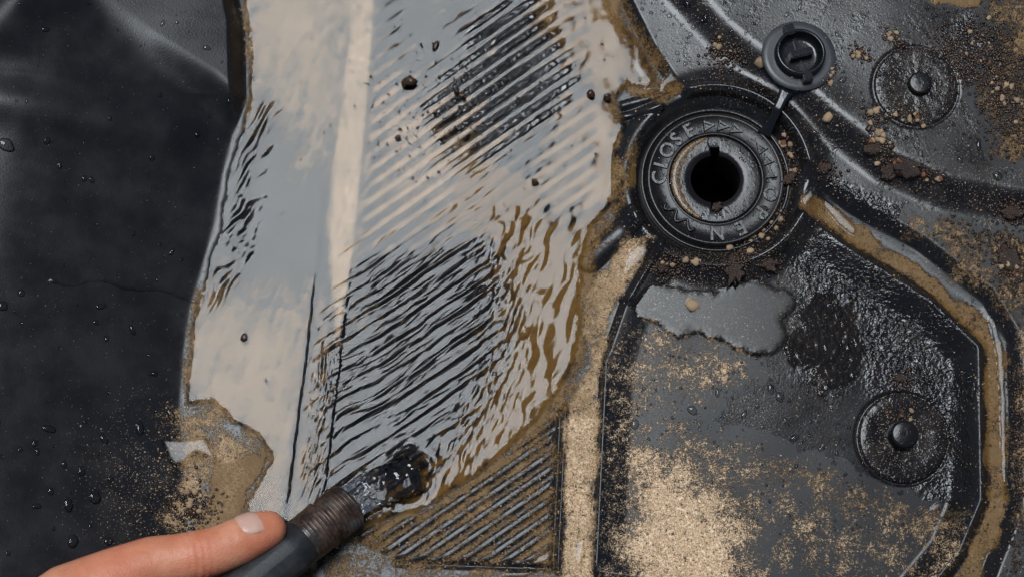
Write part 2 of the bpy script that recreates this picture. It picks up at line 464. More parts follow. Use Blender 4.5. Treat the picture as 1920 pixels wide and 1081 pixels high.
def mat_water(name, ior=1.325, rough=0.11, tint=(0.93, 0.915, 0.89), bump=0.0, scale=500):
    m, nt, out = nodes(name); b = NB(nt)
    f = b.n('ShaderNodeFresnel'); f.inputs['IOR'].default_value = ior
    t = b.n('ShaderNodeBsdfTransparent'); t.inputs['Color'].default_value = (*tint, 1)
    g = b.n('ShaderNodeBsdfGlossy'); g.inputs['Roughness'].default_value = rough
    g.inputs['Color'].default_value = (1, 1, 1, 1)
    mx = b.n('ShaderNodeMixShader')
    if bump:
        nm = b.bump(b.noise(scale, 2, 0.5, b.coord()), bump, 0.0006)
        b.l(nm, f.inputs['Normal']); b.l(nm, g.inputs['Normal'])
    b.l(f.outputs[0], mx.inputs[0]); b.l(t.outputs[0], mx.inputs[1]); b.l(g.outputs[0], mx.inputs[2])
    b.l(mx.outputs[0], out.inputs[0])
    return m

def mat_stone(name, c0, c1, rough=0.55, scale=300, bump=0.5):
    m, nt, out = nodes(name); b = NB(nt)
    co = b.coord(); p = b.n('ShaderNodeBsdfPrincipled')
    rnd = b.n('ShaderNodeObjectInfo').outputs['Random']
    g = b.noise(scale, 3, 0.6, co)
    c = b.mix(b.ramp(g, 0.3, 0.72), c0, c1)
    c = b.mix(b.math('MULTIPLY', rnd, 0.45), c, tuple(x * 0.45 for x in c0))
    b.l(c, p.inputs['Base Color']); p.inputs['Roughness'].default_value = rough
    b.l(b.bump(g, bump, 0.0005), p.inputs['Normal'])
    b.l(p.outputs[0], out.inputs[0])
    return m

M = {}
M['plastic'] = mat_plastic('black_plastic')
M['plug'] = mat_plastic('wet_plug_plastic', 0.34, False, 0.6, 0.15, spec=0.32)
M['plugring'] = mat_plastic('plug_ring_plastic', 0.32, False, 0.3, 0.25, spec=0.26)
M['cap'] = mat_plastic('cap_plastic', 0.42, False, 0.05, 0.25, (0.034, 0.034, 0.036))
M['capdark'] = mat_plastic('cap_cup_plastic', 0.28, False, 0.3, 0.05, (0.006, 0.006, 0.0065))
M['disc'] = mat_plastic('disc_plastic', 0.40, False, 0.9, 0.7, spec=0.3)
M['sand'] = mat_sand()
M['water'] = mat_water('water')
M['silty'] = mat_water('silty_water', 1.32, 0.19)
M['drop'] = mat_water('droplet_water', 1.36, 0.05, (0.8, 0.8, 0.8))
M['jet'] = mat_water('jet_water', 1.5, 0.1, (0.9, 0.9, 0.9))
M['tan'] = mat_stone('tan_pebble', (0.30, 0.19, 0.10), (0.56, 0.38, 0.23))
M['brown'] = mat_stone('dark_wet_grit', (0.016, 0.009, 0.005), (0.085, 0.042, 0.020), 0.14, 300, 0.2)
M['mud'] = mat_stone('wet_mud', (0.010, 0.006, 0.0035), (0.075, 0.034, 0.014), 0.22, 520, 0.6)
M['silt'] = mat_stone('wet_silt', (0.05, 0.028, 0.010), (0.20, 0.11, 0.035), 0.25, 700)
M['rust'] = mat_stone('rusty_grit', (0.10, 0.035, 0.013), (0.30, 0.12, 0.045), 0.3)

# ------------------------------------------------------------------ mesh helpers
def tag(o, label=None, cat=None, group=None, kind=None):
    if label: o['label'] = label
    if cat: o['category'] = cat
    if group: o['group'] = group
    if kind: o['kind'] = kind
    return o

def link(name, me, mat=None, parent=None):
    o = bpy.data.objects.new(name, me); col.objects.link(o)
    if mat is not None and me is not None and not me.materials: me.materials.append(mat)
    if parent is not None: o.parent = parent
    return o

def empty(name, loc=(0, 0, 0)):
    o = bpy.data.objects.new(name, None); o.empty_display_size = 0.01
    o.location = loc; col.objects.link(o); return o

def grid_mesh(name, X, Y, Z, keep=None, attrs=None, smooth=True):
    ny, nx = X.shape
    idx = np.arange(ny * nx).reshape(ny, nx)
    q = np.stack([idx[:-1, :-1], idx[:-1, 1:], idx[1:, 1:], idx[1:, :-1]], -1).reshape(-1, 4)
    if keep is not None: q = q[keep.reshape(-1)]
    used = np.zeros(ny * nx, bool); used[q.reshape(-1)] = True
    remap = np.cumsum(used) - 1
    q = remap[q].astype(np.int32)
    co = np.stack([X, Y, Z], -1).reshape(-1, 3)[used].astype(np.float32)
    me = bpy.data.meshes.new(name)
    me.vertices.add(len(co)); me.vertices.foreach_set('co', co.reshape(-1))
    me.loops.add(q.size); me.loops.foreach_set('vertex_index', q.reshape(-1))
    me.polygons.add(len(q))
    me.polygons.foreach_set('loop_start', (np.arange(len(q)) * 4).astype(np.int32))
    me.polygons.foreach_set('loop_total', np.full(len(q), 4, np.int32))
    me.update(calc_edges=True)
    me.polygons.foreach_set('use_smooth', np.full(len(q), smooth))
    for k, a in (attrs or {}).items():
        at = me.attributes.new(k, 'FLOAT', 'POINT')
        at.data.foreach_set('value', a.reshape(-1)[used].astype(np.float32))
    me.update()
    return me

def wgrid(x0, x1, y0, y1, st):
    return np.meshgrid(np.arange(x0, x1, st), np.arange(y0, y1, st))

def quadmask(m, mode='any'):
    a = m[:-1, :-1].astype(int) + m[:-1, 1:] + m[1:, 1:] + m[1:, :-1]
    return a > 0 if mode == 'any' else a == 4

def hz(u, v):
    """plastic height (mm) under the picture point (u, v)"""
    h = 0.0
    for _ in range(3):
        p = P(u, v, h)
        h = float(height(np.array([p.x]), np.array([p.y]))[0])
    return h

def surf(u, v, h=None):
    h = hz(u, v) if h is None else h
    p = P(u, v, h)
    e = 0.0012
    xs = np.array([p.x, p.x + e, p.x - e, p.x, p.x]); ys = np.array([p.y, p.y, p.y, p.y + e, p.y - e])
    z = height(xs, ys) * 0.001
    n = Vector((-(z[1] - z[2]) / (2 * e), -(z[3] - z[4]) / (2 * e), 1)).normalized()
    return p, n

# ------------------------------------------------------------------ the moulded panel
X, Y = wgrid(-0.335, 0.335, -0.192, 0.202, 0.00065)
ZB = height(X, Y)
U, V = UV(X, Y)
dp = dpond(U, V)
rr = rdrain(X, Y)
ZGR = [(Zone([(1450, 430), (1560, 440), (1700, 520), (1800, 600), (1830, 700), (1825, 900), (1760, 960), (1640, 740), (1600, 600), (1500, 540)], 2), 60, 0.62),
       (Zone([(1480, 560), (1640, 560), (1620, 700), (1560, 760), (1480, 700)], 1), 40, 0.16),
       (Zone([(740, 180), (900, 30), (1060, 80), (1050, 200), (960, 320), (840, 310)], 2), 50, 0.85),
       (Zone([(1520, 345), (1720, 455), (1900, 570), (1900, 480), (1700, 400), (1560, 340)], 1), 24, 0.7),
       (Zone([(1780, 60), (1990, 0), (1990, 300), (1840, 240)], 2), 60, 0.8),
       (Zone([(1170, 440), (1230, 440), (1150, 600), (1100, 600)], 1), 20, 0.5)]
grain = np.zeros_like(U)
for z, s, a in ZGR: grain = np.maximum(grain, a * sstep(-s / 2, s / 2, z(U, V)))
grain = grain * (0.55 + 0.9 * np.clip(fbm(U / 70, V / 70, 2, 95) + 0.3, 0, 0.7))
grain = np.maximum(grain, 0.18 * sstep(-10, 20, ZRIB(U, V)))
grain = np.maximum(grain, 0.14 * sstep(0, 60, ZSHO(U, V)) * np.clip(fbm(U / 48, V / 48, 3, 97) * 1.6 + 0.05, 0, 1))
wet = np.maximum(sstep(-6, 10, dp), sstep(0.1, 0.5, grain))
wet = np.maximum(wet, 0.55 * sstep(0, 40, ZTRAY(U, V)))
wet = np.maximum(wet, 0.35 * sstep(0, 60, ZSHO(U, V)) + 0.25 * pn(U / 60, V / 60, 71) * sstep(0, 60, ZSHO(U, V)))
wet = np.maximum(wet, 0.7 * sstep(215, 190, rr))
dust = 0.25 + 0.35 * sstep(0, 60, ZSHO(U, V)) + 0.55 * sstep(0, 40, ZTRAY(U, V)) * sstep(1700, 1200, U)
dust = dust + 0.35 * sstep(160, 20, np.hypot(U - 330, V - 920) - 60)
dust = np.clip(dust * (1 - sstep(0, 20, dp)) * (1 - 0.75 * sstep(0, 40, np.interp(V, XL_V, XL_U) - U) * sstep(160, 260, np.hypot(U - 330, V - 920))), 0, 1)
panel = link('moulded_panel', grid_mesh('moulded_panel', X, Y, ZB * 0.001, quadmask(rr > 66, 'all'),
             {'wet': np.clip(wet, 0, 1), 'under': sstep(-1, 5, dp) * sstep(0.15, 0.5, LEVEL - ZB), 'grain': grain, 'dust': dust}), M['plastic'])
tag(panel, 'black moulded plastic panel with ribbed floor, round drain collar and tray', 'panel')

# sand lying on it
t, swet, sdens, sund = sandlayer(X, Y)
keep = quadmask(t > -0.05, 'all')
sand = link('sand', grid_mesh('sand', X, Y, (ZB + t) * 0.001, keep, {'wet': swet, 'dens': sdens, 'under': sund}), M['sand'])
tag(sand, 'tan and brown sand washed thin over the black plastic', 'sand', kind='stuff')

# ------------------------------------------------------------------ water of the pond
def water_h(x, y):
    u, v = UV(x, y)
    d = dpond(u, v)
    base = height(x, y)
    z = LEVEL - 1.12 * np.exp(-np.maximum(d, 0) / 6.5)
    inn = sstep(4, 34, d)
    # the jet: streaks fanning over the ribs
    wj = ZJET(u + 20 * pn(u / 60, v / 60, 60), v + 20 * pn(u / 60, v / 60, 61)); wj = sstep(-55, 95, wj)
    bend = 26 * sstep(260, 0, np.hypot(u - 640, v - 760)) * sstep(760, 620, u)
    ph = (ribphase(u + bend + 5 * pn(u / 45, v / 45, 62), v + 5 * pn(u / 60, v / 60, 63)) + 0.12 * dirn(u, v, 34, 120, 14, 163)) % 1.0
    saw = np.where(ph < 0.66, ph / 0.66, (1 - ph) / 0.34)
    saw = saw * (0.85 + 0.15 * saw)
    amp = np.clip(0.95 + 1.1 * dirn(u, v, 36, 170, 30, 64) + 0.35 * sstep(820, 930, u), 0.15, 1.5)
    nst = dirn(u + bend * 1.5 + 14 * pn(u / 80, v / 80, 69), v, 36, 120, 15, 65)
    nst2 = dirn(u + 9 * pn(u / 50, v / 50, 169), v, 40, 70, 11, 66)
    lm = sstep(-0.25, 0.15, pn(u / 60, v / 60, 166))
    jet = 0.44 * saw * amp - 0.17 * np.exp(-(nst / 0.17) ** 2) * lm - 0.12 * np.exp(-(nst2 / 0.17) ** 2) * sstep(-0.1, 0.25, pn(u / 50, v / 50, 167)) + 0.05 * pn(u / 20, v / 20, 168)
    # left flank of the jet: streaks nearly upright
    wl = sstep(-16, 26, ZJL(u, v))
    jl = 0.36 * dirn(u + 0.0006 * (v - 760) ** 2, v, 82, 85, 7.5, 67) + 0.1 * dirn(u, v, 70, 30, 5, 68)
    # backwash over the sand on the right
    wr = sstep(-70, 50, ZBEACH(u + 25 * pn(u / 60, v / 60, 177), v + 25 * pn(u / 60, v / 60, 178)))
    q = u + 12 * pn(u / 50, v / 50, 75); s = v + 12 * pn(u / 50, v / 50, 76)
    be = (0.44 * dirn(q, s, 66, 42, 17, 70) + 0.50 * dirn(q, s, 58, 80, 42, 72)) * (0.75 + 0.9 * pn(u / 60, v / 60, 172)) + 0.12 * dirn(q, s, 74, 24, 10, 71) * sstep(1040, 960, u)
    # fine cross-chop where the two meet
    wc = sstep(85, 0, segd(u + 30 * pn(u / 50, v / 50, 186), v, [(935, 480), (950, 620), (900, 780), (820, 900)]))
    ch = 0.20 * dirn(u, v, 72, 22, 7, 73)
    # soft ripples along the left wall
    wv = sstep(-10, 50, ZLEFT(u, v))
    le = 0.42 * dirn(u + 16 * pn(u / 70, v / 70, 78), v, 58, 46, 15, 74) * sstep(110, 20, d) + 0.10 * dirn(u, v, 20, 60, 10, 77) * np.exp(-((v - 430) / 70) ** 2)
    calm = 0.22 * pn(u / 60, v / 60, 80) + 0.10 * dirn(u, v, 66, 26, 13, 81) + 0.16 * sstep(780, 1000, u) * sstep(520, 380, v) * dirn(u, v, 30, 34, 16, 82)
    rq = np.hypot((u - 766), (v - 898) / 1.25)
    hush = sstep(36, 85, rq)
    rimp = 0.085 * np.cos(2 * np.pi * ribphase(u + 4 * pn(u / 40, v / 40, 184), v)) * sstep(0, 30, ZRIB(u, v)) * sstep(520, 400, v) * (0.6 + 1.5 * pn(u / 70, v / 70, 185))
    z = z + inn * (calm * hush + rimp + 1.3 * hush * wj * jet * (1 - 0.8 * wr) + wl * jl * 1.5 + 2.1 * wr * be + 1.6 * wc * ch + wv * le * 3.0)
    # chevrons running over the strip edges
    l1 = np.interp(v, L_V, L1_U); l2 = np.interp(v, L_V, L2_U)
    fade = sstep(430, 620, v) * sstep(975, 900, v)
    wob = 3 * pn(u / 20, v / 26, 182)
    z = z - inn * fade * 0.42 * (sstep(-7, 1, u - l1 + wob) - sstep(-2, 6, u - l2 + wob))
    z = z + inn * 0.20 * sstep(-4, 4, (v - 496) + 0.34 * (u - 492) + 5 * pn(u / 25, v / 25, 183)) * sstep(470, 560, u) * sstep(632, 600, u) * sstep(600, 490, v)
    # hollow blown by the jet
    rj = np.hypot((u - 766) / 1.0, (v - 898) / 1.25) + 5 * pn(u / 30, v / 30, 83)
    z = z - 2.6 * sstep(46, 6, rj) + 0.45 * np.exp(-((rj - 58) / 11.0) ** 2) * (1 + 0.5 * pn(u / 14, v / 14, 84))
    # water creeps up whatever stands out of it
    gap = z - base
    z = z + 0.45 * np.exp(-np.abs(gap) / 0.25) * sstep(10, 30, d) * sstep(420, 380, v)
    return z, d, base

ZJET = Zone([(590, 640), (640, 430), (760, 430), (900, 350), (1000, 430), (990, 640), (920, 820), (830, 930), (700, 960), (570, 920)], 3)
ZJL = Zone([(600, 620), (640, 640), (618, 900), (630, 960), (560, 960), (560, 880), (575, 740)], 2)
ZLEFT = Zone([(470, 150), (560, 190), (600, 300), (600, 470), (480, 540), (380, 660), (340, 640), (380, 480), (430, 280)], 3)

pa, pb = P(330, 1000), P(1260, 20)
XW, YW = wgrid(pa.x, 0.092, -0.172, 0.202, 0.00043)
ZW, dW, bW = water_h(XW, YW)
tw, _, _, _ = sandlayer(XW, YW)
okw = (dW > 0.0) & (ZW > bW + np.maximum(tw, 0) - 0.15)
water = link('water', grid_mesh('water', XW, YW, ZW * 0.001, quadmask(okw)), M['water'])
tag(water, 'shallow rippled water spreading over the ribbed floor', 'water', kind='structure')

# ------------------------------------------------------------------ puddles
def puddle(label, poly,  thick=0.9, edge=5.0, warp=4.0, seed=0, lift=0.0, rip=0.0, group=None, flat=0.0, tilt=(0, 0), mat='silty'):
    z = Zone(poly, 1)
    us = [p[0] for p in poly]; vs = [p[1] for p in poly]
    c = [P(min(us) - 12, max(vs) + 12, 8), P(max(us) + 12, max(vs) + 12, 8), P(min(us) - 12, min(vs) - 12, 8), P(max(us) + 12, min(vs) - 12, 8)]
    X, Y = wgrid(min(q.x for q in c), max(q.x for q in c), min(q.y for q in c), max(q.y for q in c), 0.0005)
    u, v = UV(X, Y)
    b = height(X, Y); t, _, _, _ = sandlayer(X, Y); b = b + np.clip(t, 0, 0.4)
    # the picture moves a raised place outward; look it up where it is seen
    k = 1.0 / (1.0 - b * 0.001 / (CZ))
    uu, vv = UV(X * k, CY + (Y - CY) * k)
    wu = warp * pn(uu / 22, vv / 22, 200 + seed) + warp * 0.4 * pn(uu / 7, vv / 7, 201 + seed)
    wv = warp * pn(uu / 22, vv / 22, 202 + seed) + warp * 0.4 * pn(uu / 7, vv / 7, 203 + seed)
    d = z(uu + wu, vv + wv)
    bb = b.copy()
    for _ in range(6):
        p = np.pad(bb, 1, mode='edge'); bb = (p[:-2, 1:-1] + p[2:, 1:-1] + p[1:-1, :-2] + p[1:-1, 2:] + bb) / 5
    if flat:
        ins = d > 0
        lev = np.quantile(bb[ins], 0.93) + 0.1
        bb = bb * (1 - flat) + flat * (lev + tilt[0] * (X - X[ins].mean()) * 1000 + tilt[1] * (Y - Y[ins].mean()) * 1000)
    Z = bb + lift + thick * (1 - np.exp(-np.maximum(d, 0) / edge)) + rip * pn(uu / 11, vv / 15, 300 + seed)
    me = grid_mesh('puddle', X, Y, Z * 0.001, quadmask(d > 0))
    DROWNED.append((z, warp, seed, min(us) - 15, max(us) + 15, min(vs) - 15, max(vs) + 15))
    return tag(link('puddle', me, M[mat]), label, 'puddle', group)
DROWNED = []

puddle('wide grey puddle lying below the drain collar in the tray', [(1172, 566), (1225, 528), (1300, 540), (1345, 545), (1380, 525), (1420, 520), (1450, 535), (1490, 545), (1500, 570), (1475, 600), (1480, 640), (1450, 672), (1400, 668), (1340, 640), (1300, 628), (1270, 640), (1235, 615), (1195, 600)], 0.9, 4.5, 6, 1, flat=1.0, tilt=(-0.008, 0.0), mat='silty')
puddle('black wet film with ragged edge right of the grey puddle', [(1500, 560), (1560, 545), (1610, 590), (1625, 650), (1610, 710), (1570, 730), (1545, 760), (1530, 710), (1490, 690), (1465, 655), (1490, 610)], 0.7, 3.0, 34, 31, flat=1.0, tilt=(-0.13, -0.04), mat='water', rip=0.5)
puddle('small fish-shaped puddle on sandy edge above the thumb', [(298, 816), (340, 823), (386, 818), (402, 838), (412, 870), (387, 860), (368, 856), (352, 872), (330, 880), (310, 860)], 1.3, 5.5, 2, 2, flat=1.0)
puddle('long thin puddle in the brown channel right of the tray', [(1850, 590), (1868, 596), (1884, 650), (1888, 740), (1890, 860), (1892, 940), (1880, 945), (1876, 860), (1874, 740), (1866, 660)], 0.6, 4.0, 2, 3, flat=1.0, tilt=(0.09, 0.02))
puddle('slanting puddle in the sandy channel beside the collar', [(1536, 364), (1560, 378), (1590, 408), (1610, 432), (1600, 446), (1575, 424), (1545, 390)], 0.6, 4.0, 2, 4, flat=1.0, tilt=(0.07, 0.0))
puddle('short puddle where the channel meets the collar', [(1500, 372), (1524, 350), (1528, 372), (1508, 392)], 0.6, 4.0, 2, 5, flat=1.0, tilt=(0.06, 0.0))
puddle('pale puddle on wet sand left of the collar', [(1190, 80), (1204, 90), (1200, 120), (1218, 140), (1205, 146), (1188, 124)], 0.5, 4.0, 2, 6, flat=1.0)
puddle('three-cornered puddle on the slope above the collar', [(1258, 128), (1280, 150), (1262, 160), (1232, 178), (1246, 150)], 0.5, 4.0, 2, 7, flat=1.0)
puddle('winding trickle at the foot of the bottom ribs', [(940, 1072), (990, 1062), (1010, 1045), (1032, 1032), (1040, 1040), (1020, 1052), (1006, 1072), (985, 1082), (950, 1084)], 0.6, 3.0, 2, 8)
puddle('small puddle on pale sand between the thin lips', [(1078, 1030), (1092, 1008), (1098, 1030), (1096, 1058), (1080, 1060)], 0.5, 4.0, 3, 9, flat=1.0)
puddle('dark puddle at the lower corner of the tray', [(1740, 955), (1760, 938), (1805, 930), (1806, 960), (1790, 982), (1760, 972)], 0.6, 4.0, 3, 10)
puddle('thin puddle on damp sand left of the lug', [(1178, 470), (1210, 455), (1226, 468), (1200, 500), (1170, 520)], 0.5, 4.0, 4, 11, flat=1.0)

# ------------------------------------------------------------------ shapes by turning and boxing
def revolve(prof, seg=96, cx=0, cy=0, rfun=None):
    """prof: [(r, z)] metres"""
    bm = bmesh.new(); rings = []
    for i, (r, z) in enumerate(prof):
        ring = []
        for k in range(seg):
            a = 2 * math.pi * k / seg
            q = rfun(i, a, r) if rfun else r
            ring.append(bm.verts.new((cx + q * math.cos(a), cy + q * math.sin(a), z)))
        rings.append(ring)
    for a, b in zip(rings[:-1], rings[1:]):
        for k in range(seg):
            bm.faces.new((a[k], a[(k + 1) % seg], b[(k + 1) % seg], b[k]))
    return bm, rings

def bm_obj(name, bm, mat, parent=None, smooth=True):
    bmesh.ops.recalc_face_normals(bm, faces=bm.faces)
    me = bpy.data.meshes.new(name); bm.to_mesh(me); bm.free()
    me.polygons.foreach_set('use_smooth', [smooth] * len(me.polygons))
    return link(name, me, mat, parent)

def boxbm(sx, sy, sz, bev=0.0):
    bm = bmesh.new(); bmesh.ops.create_cube(bm, size=1)
    for vtx in bm.verts: vtx.co = Vector((vtx.co.x * sx, vtx.co.y * sy, vtx.co.z * sz))
    if bev: bmesh.ops.bevel(bm, geom=bm.edges[:], offset=bev, segments=2, affect='EDGES')
    return bm

PX = SC
# ------------------------------------------------------------------ drain plug
plug = empty('drain_plug', (DRAIN.x, DRAIN.y, 0.0))
tag(plug, 'round black screw plug with raised CLOSE and OPEN lettering and keyhole', 'plug')
NSEG = 256
def keyhole(a):
    r = 46.5 * PX
    for c, w, L in ((math.pi / 2, 10.5, 62), (-math.pi / 2, 10.5, 60)):
        da = (a - c + math.pi) % (2 * math.pi) - math.pi
        if abs(da) < 0.8:
            if abs(math.sin(da)) * L * PX < w * PX: r = max(r, L * PX / max(0.6, math.cos(da)))
    return r
prof = [(46.5 * PX, -0.030), (46.5 * PX, 0.0014), (47.5 * PX, 0.0019), (60 * PX, 0.0021), (83 * PX, 0.0022), (85.5 * PX, 0.0021), (86.5 * PX, 0.0014)]
def rf(i, a, r):
    k = keyhole(a)
    if i < 2: return k
    if i == 2: return k + 1.0 * PX
    if i == 3: return max(r, k + 3 * PX)
    return r
bm, _ = revolve(prof, NSEG, rfun=rf)
bm_obj('inner_disc', bm, M['plug'], plug)
prof = [(86.5 * PX, 0.0012), (87.5 * PX, 0.0024), (89 * PX, 0.0029), (91 * PX, 0.0026), (95 * PX, 0.0024), (121 * PX, 0.0024), (124 * PX, 0.0030), (128 * PX, 0.0032), (130 * PX, 0.0026), (131 * PX, -0.002)]
bm, _ = revolve(prof, 160)
ring = bm_obj('lettered_ring', bm, M['plugring'], plug)
prof = [(134 * PX, -0.001), (135.5 * PX, 0.0012), (139 * PX, 0.0016), (142 * PX, 0.0012), (143 * PX, -0.001)]
bm, _ = revolve(prof, 160)
bm_obj('seal_ring', bm, M['plug'], plug)
m, nt, out = nodes('dark_pipe'); b_ = NB(nt)
pp = b_.n('ShaderNodeBsdfPrincipled'); pp.inputs['Base Color'].default_value = (0.004, 0.004, 0.004, 1); pp.inputs['Roughness'].default_value = 0.9
pp.inputs['Specular IOR Level'].default_value = 0.1
b_.l(pp.outputs[0], out.inputs[0]); M['pipe'] = m
bm, rings = revolve([(66 * PX, 0.0), (66 * PX, -0.06), (60 * PX, -0.075)], 64)
bm.faces.new(rings[-1])
bm_obj('drain_pipe', bm, M['pipe'], plug)

def ring_place(o, ang, r, z, parent, spin=0.0):
    a = math.radians(ang)
    o.location = (r * math.cos(a), r * math.sin(a), z)
    o.rotation_euler = (0, 0, a - math.pi / 2 + spin)
    o.parent = parent

def letter(ch, size):
    cu = bpy.data.curves.new('letter', 'FONT')
    cu.body = ch; cu.size = size; cu.align_x = 'CENTER'; cu.align_y = 'CENTER'
    cu.extrude = 0.00045; cu.bevel_depth = 0.00016; cu.bevel_resolution = 1; cu.offset = 0.0002
    o = bpy.data.objects.new('letter', cu); col.objects.link(o)
    bpy.context.view_layer.update()
    dg = bpy.context.evaluated_depsgraph_get()
    me = bpy.data.meshes.new_from_object(o.evaluated_get(dg))
    bpy.data.objects.remove(o); bpy.data.curves.remove(cu)
    return me

RT = 106 * PX
for ch, ang in zip('CLOSE', (179, 163.5, 148, 133, 117)):
    o = link('letter', letter(ch, 0.0112), M['plug']); ring_place(o, ang, RT, 0.0028, ring)
for ch, ang in zip('OPEN', (-16, -39, -65, -90)):
    o = link('letter', letter(ch, 0.0112), M['plug']); ring_place(o, ang, RT, 0.0028, ring)

def triangle_bm():
    bm = bmesh.new()
    out = [(-3.6, -3.6), (-3.6, 3.6), (3.8, 0)]; inn = [(-2.3, -1.6), (-2.3, 1.6), (1.1, 0)]
    vs = []
    for pts, z in ((out, 0.0), ([(x * 0.86, y * 0.86) for x, y in out], 1.0), ([(x * 1.12 - .1, y * 1.12) for x, y in inn], 1.0), (inn, 0.15)):
        vs.append([bm.verts.new((x * 0.001, y * 0.001, z * 0.0013)) for x, y in pts])
    for a, b in zip(vs[:-1], vs[1:]):
        for k in range(3): bm.faces.new((a[k], a[(k + 1) % 3], b[(k + 1) % 3], b[k]))
    bm.faces.new(vs[-1])
    return bm
for ang in (95, 80, 66):
    o = bm_obj('arrow_mark', triangle_bm(), M['plug'], smooth=False); ring_place(o, ang, RT, 0.0024, ring)
for ang in (36, 22, 7):
    o = bm_obj('arrow_mark', triangle_bm(), M['plug'], smooth=False); ring_place(o, ang, RT, 0.0024, ring, math.pi)

def tube_bm(pts, rad, seg=10, caps=True, bm=None):
    bm = bm or bmesh.new(); rings = []
    n = len(pts)
    for i, p in enumerate(pts):
        t = (pts[min(i + 1, n - 1)] - pts[max(i - 1, 0)]).normalized()
        s = t.cross(Vector((0, 0, 1)))
        if s.length < 1e-5: s = Vector((1, 0, 0))
        s.normalize(); w = s.cross(t)
        r = rad[i] if isinstance(rad, (list, tuple)) else rad
        rings.append([bm.verts.new(p + (s * math.cos(2 * math.pi * k / seg) + w * math.sin(2 * math.pi * k / seg)) * r) for k in range(seg)])
    for a, b in zip(rings[:-1], rings[1:]):
        for k in range(seg): bm.faces.new((a[k], a[(k + 1) % seg], b[(k + 1) % seg], b[k]))
    if caps: bm.faces.new(rings[0]); bm.faces.new(rings[-1])
    return bm
pts = []
for i in range(41):
    f = i / 40; a = math.radians(207 + 40 * f)
    r = (106 + 8 * math.sin(f * 5 * math.pi)) * PX
    pts.append(Vector((r * math.cos(a), r * math.sin(a), 0.0027)))
bm_obj('wave_mark', tube_bm(pts, 0.0009, 8), M['plug'], ring)

bm = bmesh.new(); rows = []
for i in range(49):
    f = i / 48; a = math.radians(100 + 150 * f)
    w = math.sin(f * math.pi) ** 0.6
    rows.append([bm.verts.new((r_ * PX * math.cos(a), r_ * PX * math.sin(a), z_)) for r_, z_ in ((85.2, 0.0021), (83.5, 0.0026), (84 - 9 * w + 2.5 * mnoise.noise(Vector((a * 6, 3, 0))), 0.0027), (83 - 17 * w + 4 * mnoise.noise(Vector((a * 7, 0, 0))), 0.0021))])
for a, b in zip(rows[:-1], rows[1:]):
    for k in range(3): bm.faces.new((a[k], a[k + 1], b[k + 1], b[k]))
bm_obj('silt_crescent', bm, M['silt'], plug)

# ------------------------------------------------------------------ cap on its strap
ch_ = hz(1497, 107)
cpos = P(1497, 107, ch_ + 0.4)
cap = empty('stopper', cpos); cap.rotation_euler = (math.radians(-3), math.radians(4), 0)
tag(cap, 'round black stopper with finger bar resting beside the drain, on a short strap', 'stopper')
prof = [(0.0005, 0.0), (70 * PX, 0.0), (71.5 * PX, 0.0004), (71.5 * PX, 0.0014), (71 * PX, 0.0018), (60 * PX, 0.0019), (47 * PX, 0.0019)]
bm, _ = revolve(prof, 96); bm_obj('flange', bm, M['cap'], cap)
prof = [(48.5 * PX, 0.0017), (47.5 * PX, 0.0072), (44.5 * PX, 0.0078), (42 * PX, 0.0078), (40.5 * PX, 0.0070), (39.5 * PX, 0.0012), (30 * PX, 0.0009), (10 * PX, 0.0008), (0.0003, 0.0008)]
bm, _ = revolve(prof, 96); bm_obj('cup', bm, M['capdark'], cap)
gb = bm_obj('finger_bar', boxbm(46 * PX, 15 * PX, 0.0062, 0.0006), M['capdark'], cap, False); gb.location = (2 * PX, 0, 0.0036); gb.rotation_euler = (0, 0, math.radians(16))
rb = bm_obj('stiffening_rib', boxbm(5 * PX, 74 * PX, 0.0012, 0.0002), M['capdark'], cap, False); rb.location = (0, 0, 0.0012); rb.rotation_euler = (0, 0, math.radians(14))
for ang, s in ((112, 1), (-78, 1)):
    tb = bm_obj('locking_tab', boxbm(19 * PX, 21 * PX, 0.0048, 0.0005), M['capdark'], cap, False)
    a = math.radians(ang); tb.location = (50 * PX * math.cos(a), 50 * PX * math.sin(a), 0.0052); tb.rotation_euler = (0, 0, a - math.pi / 2)
# strap: a bent band from the cap to the collar
sp = [(1476, 168, ch_ + 1.6), (1466, 188, ch_ + 1.5), (1456, 208, ch_ + 0.5), (1446, 228, 9.5), (1438, 244, 6.0), (1432, 254, 3.4)]
bm = bmesh.new(); rows = []
wd = [15, 10, 9, 9, 11, 14]
for (su, sv, sh), w in zip(sp, wd):
    p = P(su, sv, sh) - cpos
    s = Vector((0.86, -0.5, 0)) * w * PX
    rows.append([bm.verts.new(p - s), bm.verts.new(p - s * 0.9 + Vector((0, 0, 0.0008))), bm.verts.new(p + s * 0.9 + Vector((0, 0, 0.0008))), bm.verts.new(p + s), bm.verts.new(p + Vector((0, 0, -0.0012)))])
for a, b in zip(rows[:-1], rows[1:]):
    for k in range(5): bm.faces.new((a[k], a[(k + 1) % 5], b[(k + 1) % 5], b[k]))
bm.faces.new(rows[0]); bm.faces.new(rows[-1])
bmesh.ops.subdivide_edges(bm, edges=bm.edges[:], cuts=2, use_grid_fill=True)
st = bm_obj('strap', bm, M['capdark'], cap)
st.matrix_parent_inverse = Euler(cap.rotation_euler).to_matrix().to_4x4().inverted()

